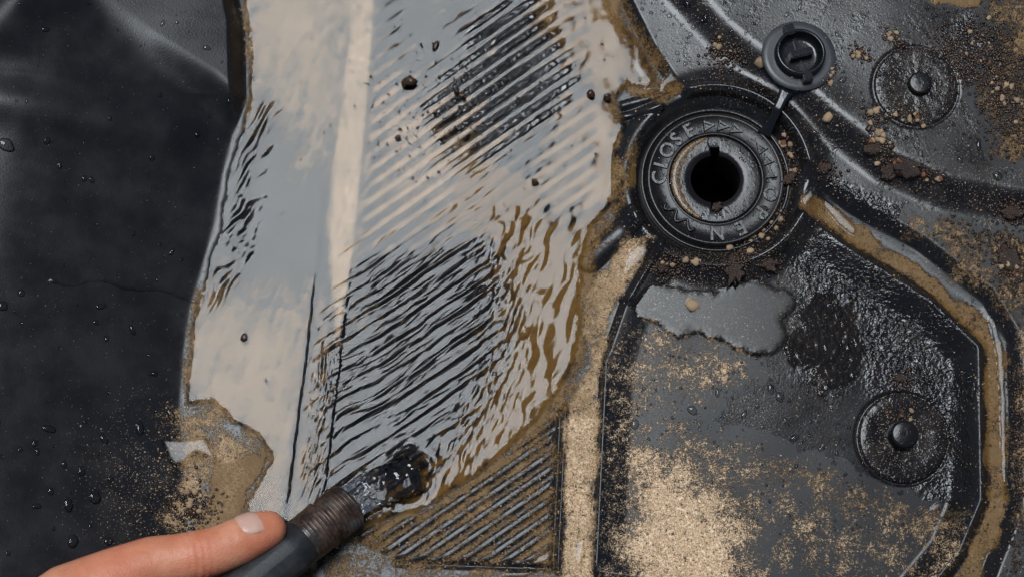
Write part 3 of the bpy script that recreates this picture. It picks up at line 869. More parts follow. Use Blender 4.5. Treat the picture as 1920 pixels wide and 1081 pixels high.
# ------------------------------------------------------------------ fixing discs: parts of the panel
def disc(u, v, r, pr, ph, off=(0, 0)):
    h = hz(u, v)
    q0 = DISCS[0 if v < 400 else 1][0]
    h = float(height(np.array([q0.x]), np.array([q0.y]))[0])
    p, n = surf(u, v, h)
    p = Vector((q0.x, q0.y, h * 0.001))
    q = n.to_track_quat('Z', 'Y').to_euler()
    lo = 0.45 if v < 400 else 1.0
    prof = [(0.0006, 0.0010 * lo), (pr * PX * 1.5, 0.0010 * lo), (0.7 * r * PX, 0.0012 * lo), (0.95 * r * PX, 0.0018 * lo), (r * PX, 0.0014 * lo), (1.015 * r * PX, -0.0040)]
    bm, _ = revolve(prof, 96)
    for vtx in bm.verts:
        vtx.co.z += 0.00022 * mnoise.noise(vtx.co * 260)
    d = bm_obj('fixing_disc', bm, M['disc'], panel); d.location = p; d.rotation_euler = q
    prof = [(pr * PX * 1.12, 0.0006), (pr * PX * 1.04, ph * 0.8), (pr * PX * 0.97, ph * 0.96), (pr * PX * 0.85, ph), (0.0004, ph * 0.97)]
    bm, _ = revolve(prof, 40)
    g = bm_obj('peg', bm, M['plug'], d); g.location = (off[0] * PX, off[1] * PX, 0)
    return p
disc(1716, 164, 78, 21, 0.0044, (0, 8))
disc(1696, 818, 82, 25, 0.0085, (3, 4))

# ------------------------------------------------------------------ hose with its threaded tail
m, nt, out = nodes('tarnished_brass'); b_ = NB(nt)
co = b_.coord(); pp = b_.n('ShaderNodeBsdfPrincipled')
g1 = b_.noise(110, 4, 0.65, co); g2 = b_.noise(45, 3, 0.6, co); g3 = b_.noise(600, 2, 0.6, co)
c = b_.mix(b_.ramp(g1, 0.35, 0.68), (0.040, 0.024, 0.018), (0.125, 0.078, 0.056))
c = b_.mix(b_.math('MULTIPLY', b_.ramp(g2, 0.50, 0.62), 0.75), c, (0.13, 0.15, 0.145))
c = b_.mix(b_.math('MULTIPLY', b_.ramp(g3, 0.58, 0.75), 0.5), c, (0.22, 0.15, 0.11))
b_.l(c, pp.inputs['Base Color']); pp.inputs['Metallic'].default_value = 0.45
b_.l(b_.ramp(g1, 0.3, 0.7, 0.30, 0.55), pp.inputs['Roughness'])
b_.l(b_.bump(g3, 0.35, 0.0004), pp.inputs['Normal']); b_.l(pp.outputs[0], out.inputs[0]); M['brass'] = m

m, nt, out = nodes('black_hose_rubber'); b_ = NB(nt)
co = b_.coord(); pp = b_.n('ShaderNodeBsdfPrincipled')
g1 = b_.noise(90, 4, 0.6, co); g3 = b_.noise(700, 2, 0.6, co)
b_.l(b_.mix(b_.ramp(g1, 0.3, 0.7), (0.010, 0.010, 0.0105), (0.022, 0.021, 0.021)), pp.inputs['Base Color'])
b_.l(b_.ramp(g1, 0.3, 0.7, 0.40, 0.58), pp.inputs['Roughness'])
b_.l(b_.bump(g3, 0.25, 0.0003), pp.inputs['Normal']); b_.l(pp.outputs[0], out.inputs[0]); M['rubber'] = m

A_ = P(656, 943, 17.0); B_ = P(569, 1013, 26.0)
ax = (B_ - A_).normalized()
hose = empty('garden_hose', A_)
tag(hose, 'black rubber hose with a ridged brown metal end, gripped by the hand', 'hose')
rot = ax.to_track_quat('Z', 'Y').to_matrix().to_4x4()
LJ = (B_ - A_).length
prof = [(0.0086, 0.012), (0.0090, 0.0006), (0.0098, 0.0), (0.0116, 0.0002)]
z = 0.0008
for i in range(6):
    r0, r1 = 0.0122, 0.0133
    prof += [(r0, z), (r1 - 0.0001, z + 0.0008), (r1, z + 0.0013), (r0 + 0.0003, z + 0.0021)]; z += 0.0023
prof += [(0.0116, z + 0.0003), (0.0115, z + 0.0021), (0.0128, z + 0.0028), (0.0133, z + 0.0034)]; z += 0.0038
while z < LJ - 0.0012:
    f = z / LJ
    prof += [(0.0125, z), (0.0134 - 0.0003 * f, z + 0.0006), (0.0134 - 0.0003 * f, z + 0.0016), (0.0126, z + 0.0021)]; z += 0.0024
prof += [(0.0125, LJ), (0.0118, LJ + 0.004)]
bm, _ = revolve(prof, 72)
bm.transform(rot)
bm_obj('threaded_end', bm, M['brass'], hose)
hp = [ax * (LJ - 0.0006), ax * (LJ + 0.0008), ax * (LJ + 0.012), ax * (LJ + 0.05), ax * (LJ + 0.10) + Vector((0, 0, 0.001)), ax * (LJ + 0.16) + Vector((0, -0.01, 0.0)), ax * (LJ + 0.24) + Vector((0.01, -0.035, -0.004))]
hr = [0.0122, 0.0131, 0.0134, 0.0136, 0.0137, 0.0137, 0.0137]
bm = tube_bm(hp, hr, 14)
bmesh.ops.bevel(bm, geom=[e for e in bm.edges if abs((e.verts[0].co - e.verts[1].co).normalized().dot(ax)) > 0.8], offset=0.0009, segments=2, affect='EDGES')
bm_obj('rubber_sleeve', bm, M['rubber'], hose, True)

# water leaving it
jp = [P(652, 946, 17.2), P(672, 930, 16.2), P(692, 919, 14.0), P(712, 910, 11.2), P(732, 902, 7.8), P(752, 896, 4.0), P(768, 892, 0.8)]
jr = [8.6, 9.4, 9.8, 10.0, 10.4, 11.0, 11.6]
cp, cr = [], []
for i in range(len(jp) - 1):
    for k in range(14):
        f = k / 14; cp.append(jp[i].lerp(jp[i + 1], f)); cr.append((jr[i] * (1 - f) + jr[i + 1] * f) * 0.001)
bm = tube_bm(cp, cr, 72)
for vtx in bm.verts:
    n3 = mnoise.noise(Vector((vtx.co.x * 260, vtx.co.y * 260, vtx.co.z * 260))) + 0.6 * mnoise.noise(vtx.co * 430 + Vector((3, 1, 7)))
    dv = vtx.co - min(cp, key=lambda q: (q - vtx.co).length_squared)
    far = min(1.0, (vtx.co - jp[0]).length / 0.014)
    vtx.co += dv.normalized() * (0.0014 * n3 * far)
jetw = bm_obj('water_jet', bm, M['jet'])
tag(jetw, 'clear churning jet of water pouring from the hose end', 'water jet')

# ------------------------------------------------------------------ hand holding the hose
m, nt, out = nodes('skin'); b_ = NB(nt)
co = b_.coord(); pp = b_.n('ShaderNodeBsdfPrincipled')
g1 = b_.noise(55, 3, 0.55, co); g2 = b_.noise(900, 3, 0.6, co); g3 = b_.noise(260, 3, 0.6, co)
c = b_.mix(b_.ramp(g1, 0.3, 0.7), (0.58, 0.215, 0.110), (0.70, 0.315, 0.180))
c = b_.mix(b_.math('MULTIPLY', b_.attr('flush'), 0.75), c, (0.62, 0.145, 0.07))
c = b_.mix(b_.math('MULTIPLY', b_.ramp(g3, 0.52, 0.72), 0.4), c, (0.50, 0.16, 0.085))
b_.l(c, pp.inputs['Base Color'])
pp.inputs['Subsurface Weight'].default_value = 0.18
pp.inputs['Subsurface Radius'].default_value = (1.0, 0.35, 0.2)
pp.inputs['Subsurface Scale'].default_value = 0.004
b_.l(b_.ramp(g3, 0.3, 0.7, 0.42, 0.56), pp.inputs['Roughness'])
n1 = b_.bump(g2, 0.5, 0.0005); b_.l(b_.bump(g3, 0.35, 0.0009, n1), pp.inputs['Normal'])
b_.l(pp.outputs[0], out.inputs[0]); M['skin'] = m
m, nt, out = nodes('thumbnail'); b_ = NB(nt)
pp = b_.n('ShaderNodeBsdfPrincipled'); g1 = b_.noise(200, 2, 0.5, b_.coord())
b_.l(b_.mix(g1, (0.60, 0.33, 0.24), (0.66, 0.40, 0.31)), pp.inputs['Base Color'])
pp.inputs['Roughness'].default_value = 0.32; pp.inputs['Subsurface Weight'].default_value = 0.15; pp.inputs['Subsurface Scale'].default_value = 0.003
b_.l(pp.outputs[0], out.inputs[0]); M['nail'] = m

def chain(pts, rad, step=0.0016):
    o = []
    for i in range(len(pts) - 1):
        n = max(1, int((pts[i + 1] - pts[i]).length / step))
        for k in range(n):
            f = k / n; o.append((pts[i].lerp(pts[i + 1], f), rad[i] * (1 - f) + rad[i + 1] * f))
    o.append((pts[-1], rad[-1])); return o

TH = [P(55, 1192, 62), P(130, 1128, 58), P(215, 1086, 54), P(285, 1054, 51), P(335, 1046, 49.5), P(372, 1040, 48), P(410, 1030, 46), P(448, 1014, 44), P(480, 999, 42), P(502, 991, 40.5)]
TR = [0.0225, 0.0200, 0.0168, 0.0139, 0.0130, 0.0133, 0.0127, 0.0126, 0.0117, 0.0100]
balls = chain(TH, TR)
def hpt(s, ang, rad):
    """place round the hose: s px along from the joint, ang about its axis (0 right, 90 up)"""
    c = A_ + ax * (LJ + s * SC)
    side = Vector((-ax.y, ax.x, 0)).normalized()       # to the right of the hose as seen from above
    upv = side.cross(ax).normalized()
    if upv.z < 0: upv = -upv
    if side.x < 0: side = -side
    a = math.radians(ang)
    return c + (side * math.cos(a) + upv * math.sin(a)) * rad
knuck = []
for s0, fr in ((215, 0.0086), (275, 0.0090), (332, 0.0086), (385, 0.0076)):
    k0 = hpt(s0 + 6, 196, 0.0285); knuck.append(k0)
    ch1 = [k0, hpt(s0 + 2, 232, 0.0255), hpt(s0, 268, 0.0228), hpt(s0, 305, 0.0220), hpt(s0, 345, 0.0216), hpt(s0, 380, 0.0210), hpt(s0, 402, 0.0204)]
    balls += chain(ch1, [fr * 1.22, fr * 1.12, fr * 1.02, fr * 1.06, fr * 0.96, fr * 0.9, fr * 0.78])
wr = P(-60, 1330, 66)
for k0 in knuck:
    balls += chain([k0, k0.lerp(wr, 0.5) + Vector((0, 0, 0.004)), wr], [0.0115, 0.0150, 0.0200], 0.003)
balls += chain([TH[0], TH[0].lerp(wr, 0.5), wr], [0.0215, 0.0220, 0.0240], 0.003)
balls += chain([TH[2] + Vector((0, -0.012, -0.006)), knuck[0]], [0.013, 0.0105], 0.003)
balls += chain([TH[1] + Vector((0.004, -0.016, -0.008)), knuck[1]], [0.017, 0.012], 0.003)
fore = P(-330, 1500, 92)
balls += chain([wr, fore], [0.0265, 0.031], 0.004)
tpl = bmesh.new(); bmesh.ops.create_icosphere(tpl, subdivisions=3, radius=1.0)
tv = np.array([v.co[:] for v in tpl.verts]); tf = np.array([[v.index for v in f.verts] for f in tpl.faces]); tpl.free()
allv = np.concatenate([tv * r + np.array(p[:]) for p, r in balls])
allf = np.concatenate([tf + i * len(tv) for i in range(len(balls))])
me = bpy.data.meshes.new('hand_raw'); me.from_pydata(allv.tolist(), [], allf.tolist())
raw = bpy.data.objects.new('hand_raw', me); col.objects.link(raw)
md = raw.modifiers.new('r', 'REMESH'); md.mode = 'VOXEL'; md.voxel_size = 0.0011
md = raw.modifiers.new('s', 'SMOOTH'); md.factor = 0.5; md.iterations = 14
bpy.context.view_layer.update()
hm = bpy.data.meshes.new_from_object(raw.evaluated_get(bpy.context.evaluated_depsgraph_get()))
bpy.data.objects.remove(raw); bpy.data.meshes.remove(me)
nv = len(hm.vertices)
co_ = np.empty(nv * 3, np.float32); hm.vertices.foreach_get('co', co_); co_ = co_.reshape(-1, 3).astype(float)
no_ = np.empty(nv * 3, np.float32); hm.vertices.foreach_get('normal', no_); no_ = no_.reshape(-1, 3)
# creases over the thumb joint, flush of the knuckles
tax = (TH[6] - TH[4]).normalized(); q = co_ - np.array(TH[5][:])
along = q @ np.array(tax[:]); near = sstep(0.022, 0.014, np.linalg.norm(q, axis=1))
dsp = np.zeros(nv)
for off, dep, wdt in ((-0.0045, 0.00028, 0.0006), (-0.0022, 0.0004, 0.0006), (0.0004, 0.00045, 0.0007), (0.003, 0.00032, 0.0006), (0.0055, 0.0002, 0.0005)):
    wob = 0.0012 * np.sin(co_[:, 2] * 420 + off * 900)
    dsp -= dep * np.exp(-((along - off + wob) / wdt) ** 2) * near
co_ = co_ + no_ * dsp[:, None]
hm.vertices.foreach_set('co', co_.astype(np.float32).reshape(-1))
fl = np.zeros(nv)
for cpt, rad in ((TH[5], 0.016), (TH[2], 0.022), (TH[8] + Vector((0.004, -0.006, 0)), 0.014)):
    fl = np.maximum(fl, np.exp(-(np.linalg.norm(co_ - np.array(cpt[:]), axis=1) / rad) ** 2))
at = hm.attributes.new('flush', 'FLOAT', 'POINT'); at.data.foreach_set('value', fl.astype(np.float32))
hm.polygons.foreach_set('use_smooth', [True] * len(hm.polygons)); hm.update()
hand = link('person', hm, M['skin'])
tag(hand, "bare hand of a person gripping the hose, thumb stretched along it", 'person')
# nail
d0 = (TH[9] - TH[7]).normalized()
nn = Vector((-0.12, 0.62, 0.78)); nn = (nn - d0 * nn.dot(d0)).normalized(); bb_ = d0.cross(nn).normalized()
bm = bmesh.new(); rows = []
NL = 14
for i in range(NL + 1):
    f = i / NL
    s_ = -0.0062 + 0.0175 * f
    cen = TH[8] + (TH[9] - TH[8]).normalized() * (s_ - 0.002)
    rr_ = 0.0119 - 0.00024 * max(0, s_ * 1000 - 2) ** 1.25
    wa = math.radians(46) * (1 - (2 * max(0, 0.32 - f)) ** 2.0) * (1 - 0.9 * max(0, f - 0.80) ** 1.2 * 3)
    lift = 0.00030 - 0.0016 * max(0, 0.12 - f) * 8 * 0.3
    rows.append([bm.verts.new(cen + (nn * math.cos(wa * (k / 6 - 1)) + bb_ * math.sin(wa * (k / 6 - 1))) * (rr_ + lift * (1 - 0.55 * abs(k / 6 - 1) ** 3))) for k in range(13)])
for a, b in zip(rows[:-1], rows[1:]):
    for k in range(12): bm.faces.new((a[k], a[k + 1], b[k + 1], b[k]))
ret = bmesh.ops.extrude_face_region(bm, geom=bm.faces[:])
for g in ret['geom']:
    if isinstance(g, bmesh.types.BMVert): g.co -= nn * 0.0008
bm_obj('thumbnail', bm, M['nail'], hand)

# ------------------------------------------------------------------ pebbles, grit and beads of water
def pebble_mesh(seed, sub=2):
    bm = bmesh.new(); bmesh.ops.create_icosphere(bm, subdivisions=sub, radius=1.0)
    o = Vector((seed * 3.7, seed * 1.3, seed * 2.1))
    for vtx in bm.verts:
        vtx.co *= 1 + 0.5 * mnoise.noise(vtx.co * 1.1 + o) + 0.3 * mnoise.noise(vtx.co * 2.8 + o)
        vtx.co.z *= 0.72
    me = bpy.data.meshes.new('pebble'); bm.to_mesh(me); bm.free()
    me.polygons.foreach_set('use_smooth', [True] * len(me.polygons)); return me
PEB = {k: [pebble_mesh(i + j * 10) for i in range(5)] for j, k in enumerate(('tan', 'brown', 'rust'))}
for k, ms in PEB.items():
    for me in ms: me.materials.append(M[k])
COLW = {'tan': ('tan', 'pale'), 'brown': ('dark brown', 'blackish'), 'rust': ('rusty', 'reddish')}
def pebble(u, v, px, kind, label, group, onto=0.0):
    if group and 'crumb' not in label:
        size = 'tiny' if px < 4 else 'small' if px < 5.5 else 'larger'
        label = size + ' ' + COLW[kind][0] + ' ' + label[label.index('pebble'):]
    h = hz(u, v)
    p = P(u, v, h)
    o = bpy.data.objects.new('pebble', random.choice(PEB[kind])); col.objects.link(o)
    r = px * SC
    o.scale = (r * random.uniform(0.85, 1.25), r * random.uniform(0.8, 1.1), r * random.uniform(0.8, 1.1))
    o.rotation_euler = (random.uniform(-.3, .3), random.uniform(-.3, .3), random.uniform(0, 6.28))
    o.location = p + Vector((0, 0, r * 0.40 + onto * 0.001))
    tag(o, label, 'pebble', group)
CL = [((1635, 205), (1660, 300), 15, 18, 4.5, 7.5, 'tan pebble in the dirt trail left of the upper disc', 'pebbles left of the upper disc'),
      ((1668, 212), (1730, 222), 14, 12, 4, 7, 'tan pebble lying on the gritty rim of the upper disc', 'pebbles on the upper disc'),
      ((1670, 300), (1765, 340), 11, 14, 4, 7, 'brown pebble in the grit streak below the upper disc', 'pebbles below the upper disc'),
      ((1472, 262), (1488, 345), 9, 13, 4, 7.5, 'pebble wedged between the plug and its collar', 'pebbles beside the plug'),
      ((1462, 395), (1385, 478), 16, 22, 4, 8.5, 'wet pebble heaped below the OPEN lettering', 'pebbles below the plug'),
      ((1835, 60), (1905, 225), 36, 36, 3, 6.5, 'pebble in the wet gravel drift on the upper plate', 'pebbles in the gravel drift'),
      ((1560, 120), (1545, 160), 7, 6, 4, 7, 'pebble tucked against the rim of the stopper', 'pebbles by the stopper'),
      ((1342, 70), (1340, 108), 8, 5, 4, 6.5, 'pebble in the muddy streak above the collar', 'pebbles above the collar'),
      ((1365, 100), (1392, 100), 6, 4, 4, 6.5, 'pebble in the short mud smear left of the stopper', 'pebbles left of the stopper'),
      ((342, 930), (388, 968), 12, 14, 4, 7, 'tan pebble on the sand beside the hand', 'pebbles beside the hand'),
      ((1240, 496), (1300, 488), 12, 7, 5, 8, 'tan pebble in the mud at the top of the tray', 'pebbles at the top of the tray'),
      ((1885, 475), (1900, 520), 14, 10, 4, 8, 'pebble in the wet mud beside the channel bend', 'pebbles by the channel bend'),
      ((1645, 783), (1700, 778), 9, 5, 4, 6.5, 'pebble lying on the lower disc', 'pebbles on the lower disc'),
      ((1665, 58), (1690, 90), 9, 9, 3.5, 6, 'pebble in the dirt above the upper disc', 'pebbles above the upper disc'),
      ((1600, 92), (1630, 110), 12, 6, 3.5, 6, 'small pebble between the stopper and the upper disc', 'pebbles right of the stopper')]
for (a, b, sp_, n, s0, s1, lab, grp) in CL:
    for i in range(n):
        f = random.random()
        u = a[0] + (b[0] - a[0]) * f + random.gauss(0, sp_ * 0.6); v = a[1] + (b[1] - a[1]) * f + random.gauss(0, sp_ * 0.6)
        kind = random.choices(('tan', 'brown', 'rust'), (0.62, 0.26, 0.12) if 'brown' not in lab else (0.3, 0.3, 0.4))[0]
        ons = 1.4 if 'disc' in lab and 'on' in lab.split() else 0.0
        pebble(u, v, random.uniform(s0, s1) * random.uniform(0.7, 1.0), kind, lab, grp, ons)
pebble(1298, 573, 14, 'tan', 'lone tan pebble standing in the wide grey puddle', None)
pebble(1485, 148, 7, 'tan', 'single tan pebble caught under the lower tab of the stopper', None, 2.6)
pebble(1427, 118, 11, 'tan', 'tan pebble in a dark smear touching the left rim of the stopper', None)
pebble(1552, 222, 9, 'tan', 'single tan pebble on the slope below the stopper', None)
for (u, v, r) in ((768, 158, 13), (817, 90, 8), (857, 175, 6), (1108, 181, 9), (1138, 186, 7), (747, 261, 5), (460, 635, 8), (500, 715, 4), (1003, 345, 7), (543, 915, 4), (867, 182, 5)):
    pebble(u, v, r, 'brown', 'dark crumb of grit standing in the shallow water', 'crumbs in the pond', 3.0)

MUD = [pebble_mesh(50 + i, 3) for i in range(4)]
for me in MUD:
    for vtx in me.vertices: vtx.co *= 1 + 0.55 * mnoise.noise(vtx.co * 2.3) + 0.34 * mnoise.noise(vtx.co * 5.5)
    me.materials.append(M['mud'])
for u, v, r, lab in ((1378, 505, 24, 'wet brown mud clump below the plug beside the puddle'), (1438, 492, 18, 'round dark mud clump at the top of the tray'), (1246, 498, 15, 'small mud clump at the tray corner below the lug'),
                     (1700, 315, 26, 'long rusty mud clump below the upper disc'), (1668, 322, 20, 'dark mud clump beside the rusty one'), (1638, 278, 17, 'wet mud clump at the foot of the pebble trail'),
                     (1892, 482, 26, 'mud clump with pebbles by the channel bend'), (1898, 398, 20, 'dark mud clump on the lower edge of the upper plate'), (1543, 316, 15, 'mud clump on the shoulder right of the collar'),
                     (1480, 335, 13, 'mud clump wedged between the plug and collar'), (1432, 392, 8, 'mud clump smeared over the plug lettering'), (1345, 388, 11, 'crumb of mud stuck below the keyhole'), (1688, 708, 12, 'mud clump just above the lower disc'), (1690, 770, 12, 'mud clump on the lower disc above its peg')):
    h = hz(u, v) if math.hypot(u - 1341, v - 338) > 140 else 2.6
    o = bpy.data.objects.new('mud_clump', random.choice(MUD)); col.objects.link(o)
    o.location = P(u, v, h) + Vector((0, 0, r * SC * 0.12)); o.scale = (r * SC * 0.95, r * SC * 0.72, r * SC * 0.36); o.rotation_euler = (0, 0, random.uniform(0, 6.28))
    tag(o, lab, 'mud')

ICO = bmesh.new(); bmesh.ops.create_icosphere(ICO, subdivisions=1, radius=1.0)
iv = np.array([v.co[:] for v in ICO.verts]); jf = np.array([[v.index for v in f.verts] for f in ICO.faces]); ICO.free()
def scatter(name, u, v, r, mat, label, cat, squash=0.75, lift=0.35, extra=None):
    u = np.asarray(u, float); v = np.asarray(v, float); r = np.asarray(r, float)
    h = np.zeros_like(u)
    for _ in range(3):
        xc = (u - 960) / 960 * TAN; yc = (540.5 - v) / 960 * TAN
        dz = -CO + yc * SI; t_ = (h * 0.001 - CZ) / dz
        x = CX + xc * t_; y = CY + (SI + yc * CO) * t_
        h = height(x, y)
    n = len(u)
    rot = RNG.uniform(0, 6.28, n); asp = RNG.uniform(0.7, 1.4, n)
    b = iv[None] * (1 + RNG.uniform(-.28, .28, (n, len(iv), 1)))
    bx = b[..., 0] * asp[:, None]; by = b[..., 1]
    c_, s_ = np.cos(rot)[:, None], np.sin(rot)[:, None]
    R_ = (r * SC)[:, None]
    vx = x[:, None] + (bx * c_ - by * s_) * R_; vy = y[:, None] + (bx * s_ + by * c_) * R_
    vz = h[:, None] * 0.001 + (b[..., 2] * squash + lift) * R_ + (0 if extra is None else np.asarray(extra)[:, None] * 0.001)
    co3 = np.stack([vx, vy, vz], -1).reshape(-1, 3).astype(np.float32)
    fc = (jf[None] + (np.arange(n) * len(iv))[:, None, None]).reshape(-1, 3).astype(np.int32)
    me = bpy.data.meshes.new(name)
    me.vertices.add(len(co3)); me.vertices.foreach_set('co', co3.reshape(-1))
    me.loops.add(fc.size); me.loops.foreach_set('vertex_index', fc.reshape(-1))
    me.polygons.add(len(fc)); me.polygons.foreach_set('loop_start', (np.arange(len(fc)) * 3).astype(np.int32)); me.polygons.foreach_set('loop_total', np.full(len(fc), 3, np.int32))
    me.update(calc_edges=True); me.polygons.foreach_set('use_smooth', np.full(len(fc), True)); me.update()
    return tag(link(name, me, mat), label, cat, kind='stuff')

def cloud(a, b, sp_, n):
    f = RNG.random(n)
    return a[0] + (b[0] - a[0]) * f + RNG.normal(0, sp_, n), a[1] + (b[1] - a[1]) * f + RNG.normal(0, sp_, n)
gu, gv, gs = [], [], []
for (a, b, sp_, n, s0, s1, lab, grp) in CL:
    k = int(n * 12)
    q1, q2 = cloud(a, b, sp_ * 0.8, k); gu.append(q1); gv.append(q2); gs.append(RNG.uniform(1.2, 3.6, k))
for a, b, sp_, n in (((1850, 60), (1915, 260), 34, 1500), ((1760, 80), (1820, 140), 22, 420), ((1200, 500), (1420, 490), 14, 260), ((1480, 300), (1440, 420), 12, 260),
                     ((1880, 470), (1920, 560), 24, 300), ((1900, 700), (1915, 1060), 14, 500), ((330, 960), (400, 940), 22, 260), ((1800, 440), (1900, 470), 20, 220), ((1880, 380), (1915, 420), 14, 120)):
    q1, q2 = cloud(a, b, sp_, n); gu.append(q1); gv.append(q2); gs.append(RNG.uniform(1.2, 3.4, n))
for a in ((1378, 505), (1438, 492), (1246, 498), (1700, 315), (1668, 322), (1638, 278), (1892, 482), (1898, 398), (1543, 316), (1688, 708), (1345, 110), (1370, 100)):
    q1, q2 = cloud(a, (a[0] + 14, a[1] + 6), 13, 70); gu.append(q1); gv.append(q2); gs.append(RNG.uniform(1.2, 4.2, 70))
ge = [np.zeros(sum(len(a) for a in gu))]
da = RNG.uniform(0, 6.28, 420); dr_ = np.sqrt(RNG.uniform(26 ** 2, 76 ** 2, 420)) * SC
d1, d2 = UV(DISCS[0][0].x + dr_ * np.cos(da), DISCS[0][0].y + dr_ * np.sin(da))
k_ = 1.0 / (1.0 - 0.0145 / CZ)
d1, d2 = UV((DISCS[0][0].x + dr_ * np.cos(da)) * k_, CY + (DISCS[0][0].y + dr_ * np.sin(da) - CY) * k_)
gu.append(d1); gv.append(d2); gs.append(1.0 + 2.0 * RNG.random(420) ** 2); ge.append(np.full(420, 0.6))
scatter('grit', np.concatenate(gu), np.concatenate(gv), np.concatenate(gs), M['brown'], 'dark brown wet grit strewn between the pebbles', 'grit', extra=np.concatenate(ge))
# specks of black grit standing in the shallow water round the ribs
pu = np.concatenate([RNG.normal(900, 110, 260), RNG.normal(760, 50, 60), RNG.uniform(480, 1150, 60)]); pv = np.concatenate([RNG.normal(190, 80, 260), RNG.normal(250, 40, 60), RNG.uniform(0, 420, 60)])
kk = dpond(pu, pv) > 12; pu, pv = pu[kk], pv[kk]
pp_ = [P(a, b) for a, b in zip(pu, pv)]
hh = height(np.array([q.x for q in pp_]), np.array([q.y for q in pp_]))
scatter('grit_specks', pu, pv, 1.0 + 2.2 * RNG.random(len(pu)) ** 2, M['brown'], 'fine black grit specks standing in the shallow water round the ribs', 'grit', extra=np.maximum(LEVEL - hh, 0))
# pale loose grains everywhere outside the pond
su = RNG.uniform(1130, 1920, 9000); sv = RNG.uniform(0, 1081, 9000)
den = 0.20 + 0.9 * np.clip(fbm(su / 90, sv / 90, 3, 400), 0, 1)
den = np.where((np.hypot(su - 1341, sv - 338) < 150), 0, den) * np.where(dpond(su, sv) > 0, 0, 1)
kp = RNG.random(9000) < den
lu = RNG.normal(335, 55, 800); lv = RNG.normal(905, 70, 800); kl = (dpond(lu, lv) < 0)
bu = RNG.uniform(620, 1120, 2500); bv = RNG.uniform(760, 1081, 2500); kb = (dpond(bu, bv) < -6)
su = np.concatenate([su[kp], lu[kl], bu[kb]]); sv = np.concatenate([sv[kp], lv[kl], bv[kb]])
scatter('loose_sand_grains', su, sv, 0.55 + 1.5 * RNG.random(len(su)) ** 3, M['tan'], 'pale loose sand grains sprinkled over the black plastic', 'sand grains')

# drops of water
def drop_mesh(seed):
    bm = bmesh.new(); bmesh.ops.create_icosphere(bm, subdivisions=3, radius=1.0)
    o = Vector((seed * 2.2, seed, 4.0))
    bmesh.ops.delete(bm, geom=[v_ for v_ in bm.verts if v_.co.z < -0.15], context='VERTS')
    for vtx in bm.verts:
        k = 1 + 0.24 * mnoise.noise(Vector((vtx.co.x, vtx.co.y, 0)) * 1.2 + o)
        vtx.co.x *= k; vtx.co.y *= k; vtx.co.z = max(0, vtx.co.z) ** 0.9 * 0.5 - 0.02
    me = bpy.data.meshes.new('water_droplet'); bm.to_mesh(me); bm.free(); me.materials.append(M['drop'])
    me.polygons.foreach_set('use_smooth', [True] * len(me.polygons)); return me
DROPS = [drop_mesh(i) for i in range(6)]
def droplet(u, v, rx, ry, rotd, label, group):
    p, n = surf(u, v)
    o = bpy.data.objects.new('water_droplet', random.choice(DROPS)); col.objects.link(o)
    o.location = p
    q = n.to_track_quat('Z', 'Y') @ Euler((0, 0, math.radians(rotd))).to_quaternion()
    o.rotation_euler = q.to_euler()
    o.scale = (rx * SC, ry * SC, (rx * ry) ** 0.5 * SC)
    tag(o, label, 'droplet', group)
LD = [(12, 272, 12, 17, -15), (88, 264, 7, 6, 0), (172, 337, 7, 5, 30), (158, 335, 6, 5, 0), (112, 310, 7, 4, 0), (285, 296, 6, 5, 0), (305, 44, 7, 4, -20), (332, 42, 4, 4, 0), (388, 90, 5, 8, 0),
      (250, 438, 6, 3, 0), (322, 472, 9, 4, -12), (300, 458, 5, 3, -30), (340, 487, 5, 3, -40), (40, 549, 7, 6, 0), (5, 573, 9, 9, 0), (190, 574, 5, 10, 30), (248, 618, 11, 4, 30), (200, 634, 7, 4, 0), (180, 604, 5, 5, 0),
      (178, 931, 13, 11, 0), (128, 945, 13, 8, 10), (152, 882, 9, 7, 0), (207, 897, 6, 6, 0), (136, 1014, 12, 10, 0), (262, 802, 14, 8, 0), (92, 803, 7, 13, -20), (320, 776, 15, 6, 20), (95, 920, 8, 5, 10), (68, 948, 5, 9, 0),
      (195, 822, 11, 6, 25), (65, 830, 7, 5, 0), (70, 846, 7, 4, 0), (38, 841, 6, 4, 0), (120, 869, 8, 5, 0), (203, 1014, 7, 9, 0), (15, 1036, 5, 4, 30), (290, 700, 5, 6, 0), (160, 790, 4, 4, 0), (50, 190, 4, 3, 0), (85, 55, 5, 8, 20),
      (300, 178, 6, 4, 0), (370, 252, 7, 5, 0), (206, 222, 5, 4, 0), (430, 190, 6, 4, 0), (283, 700, 4, 6, 0), (212, 1035, 4, 4, 0), (240, 960, 4, 4, 0), (170, 985, 4, 3, 0), (100, 990, 4, 4, 0), (228, 925, 4, 5, 0)]
for (u, v, rx, ry, rd) in LD:
    size = 'big' if rx * ry > 95 else 'small' if rx * ry > 28 else 'tiny'
    shape = 'long' if max(rx, ry) > 1.7 * min(rx, ry) else 'round'
    where = ('on the wall above its pale swell' if v < 120 else 'on the wall below its pale swell' if v < 400 else
             'on the wall near the thin rivulet' if v < 660 else 'on the wall next to the sand' if u > 170 else 'on the low dark end of the wall')
    droplet(u, v, rx, ry, rd, size + ' ' + shape + ' water droplet ' + where, 'droplets on the dark wall')
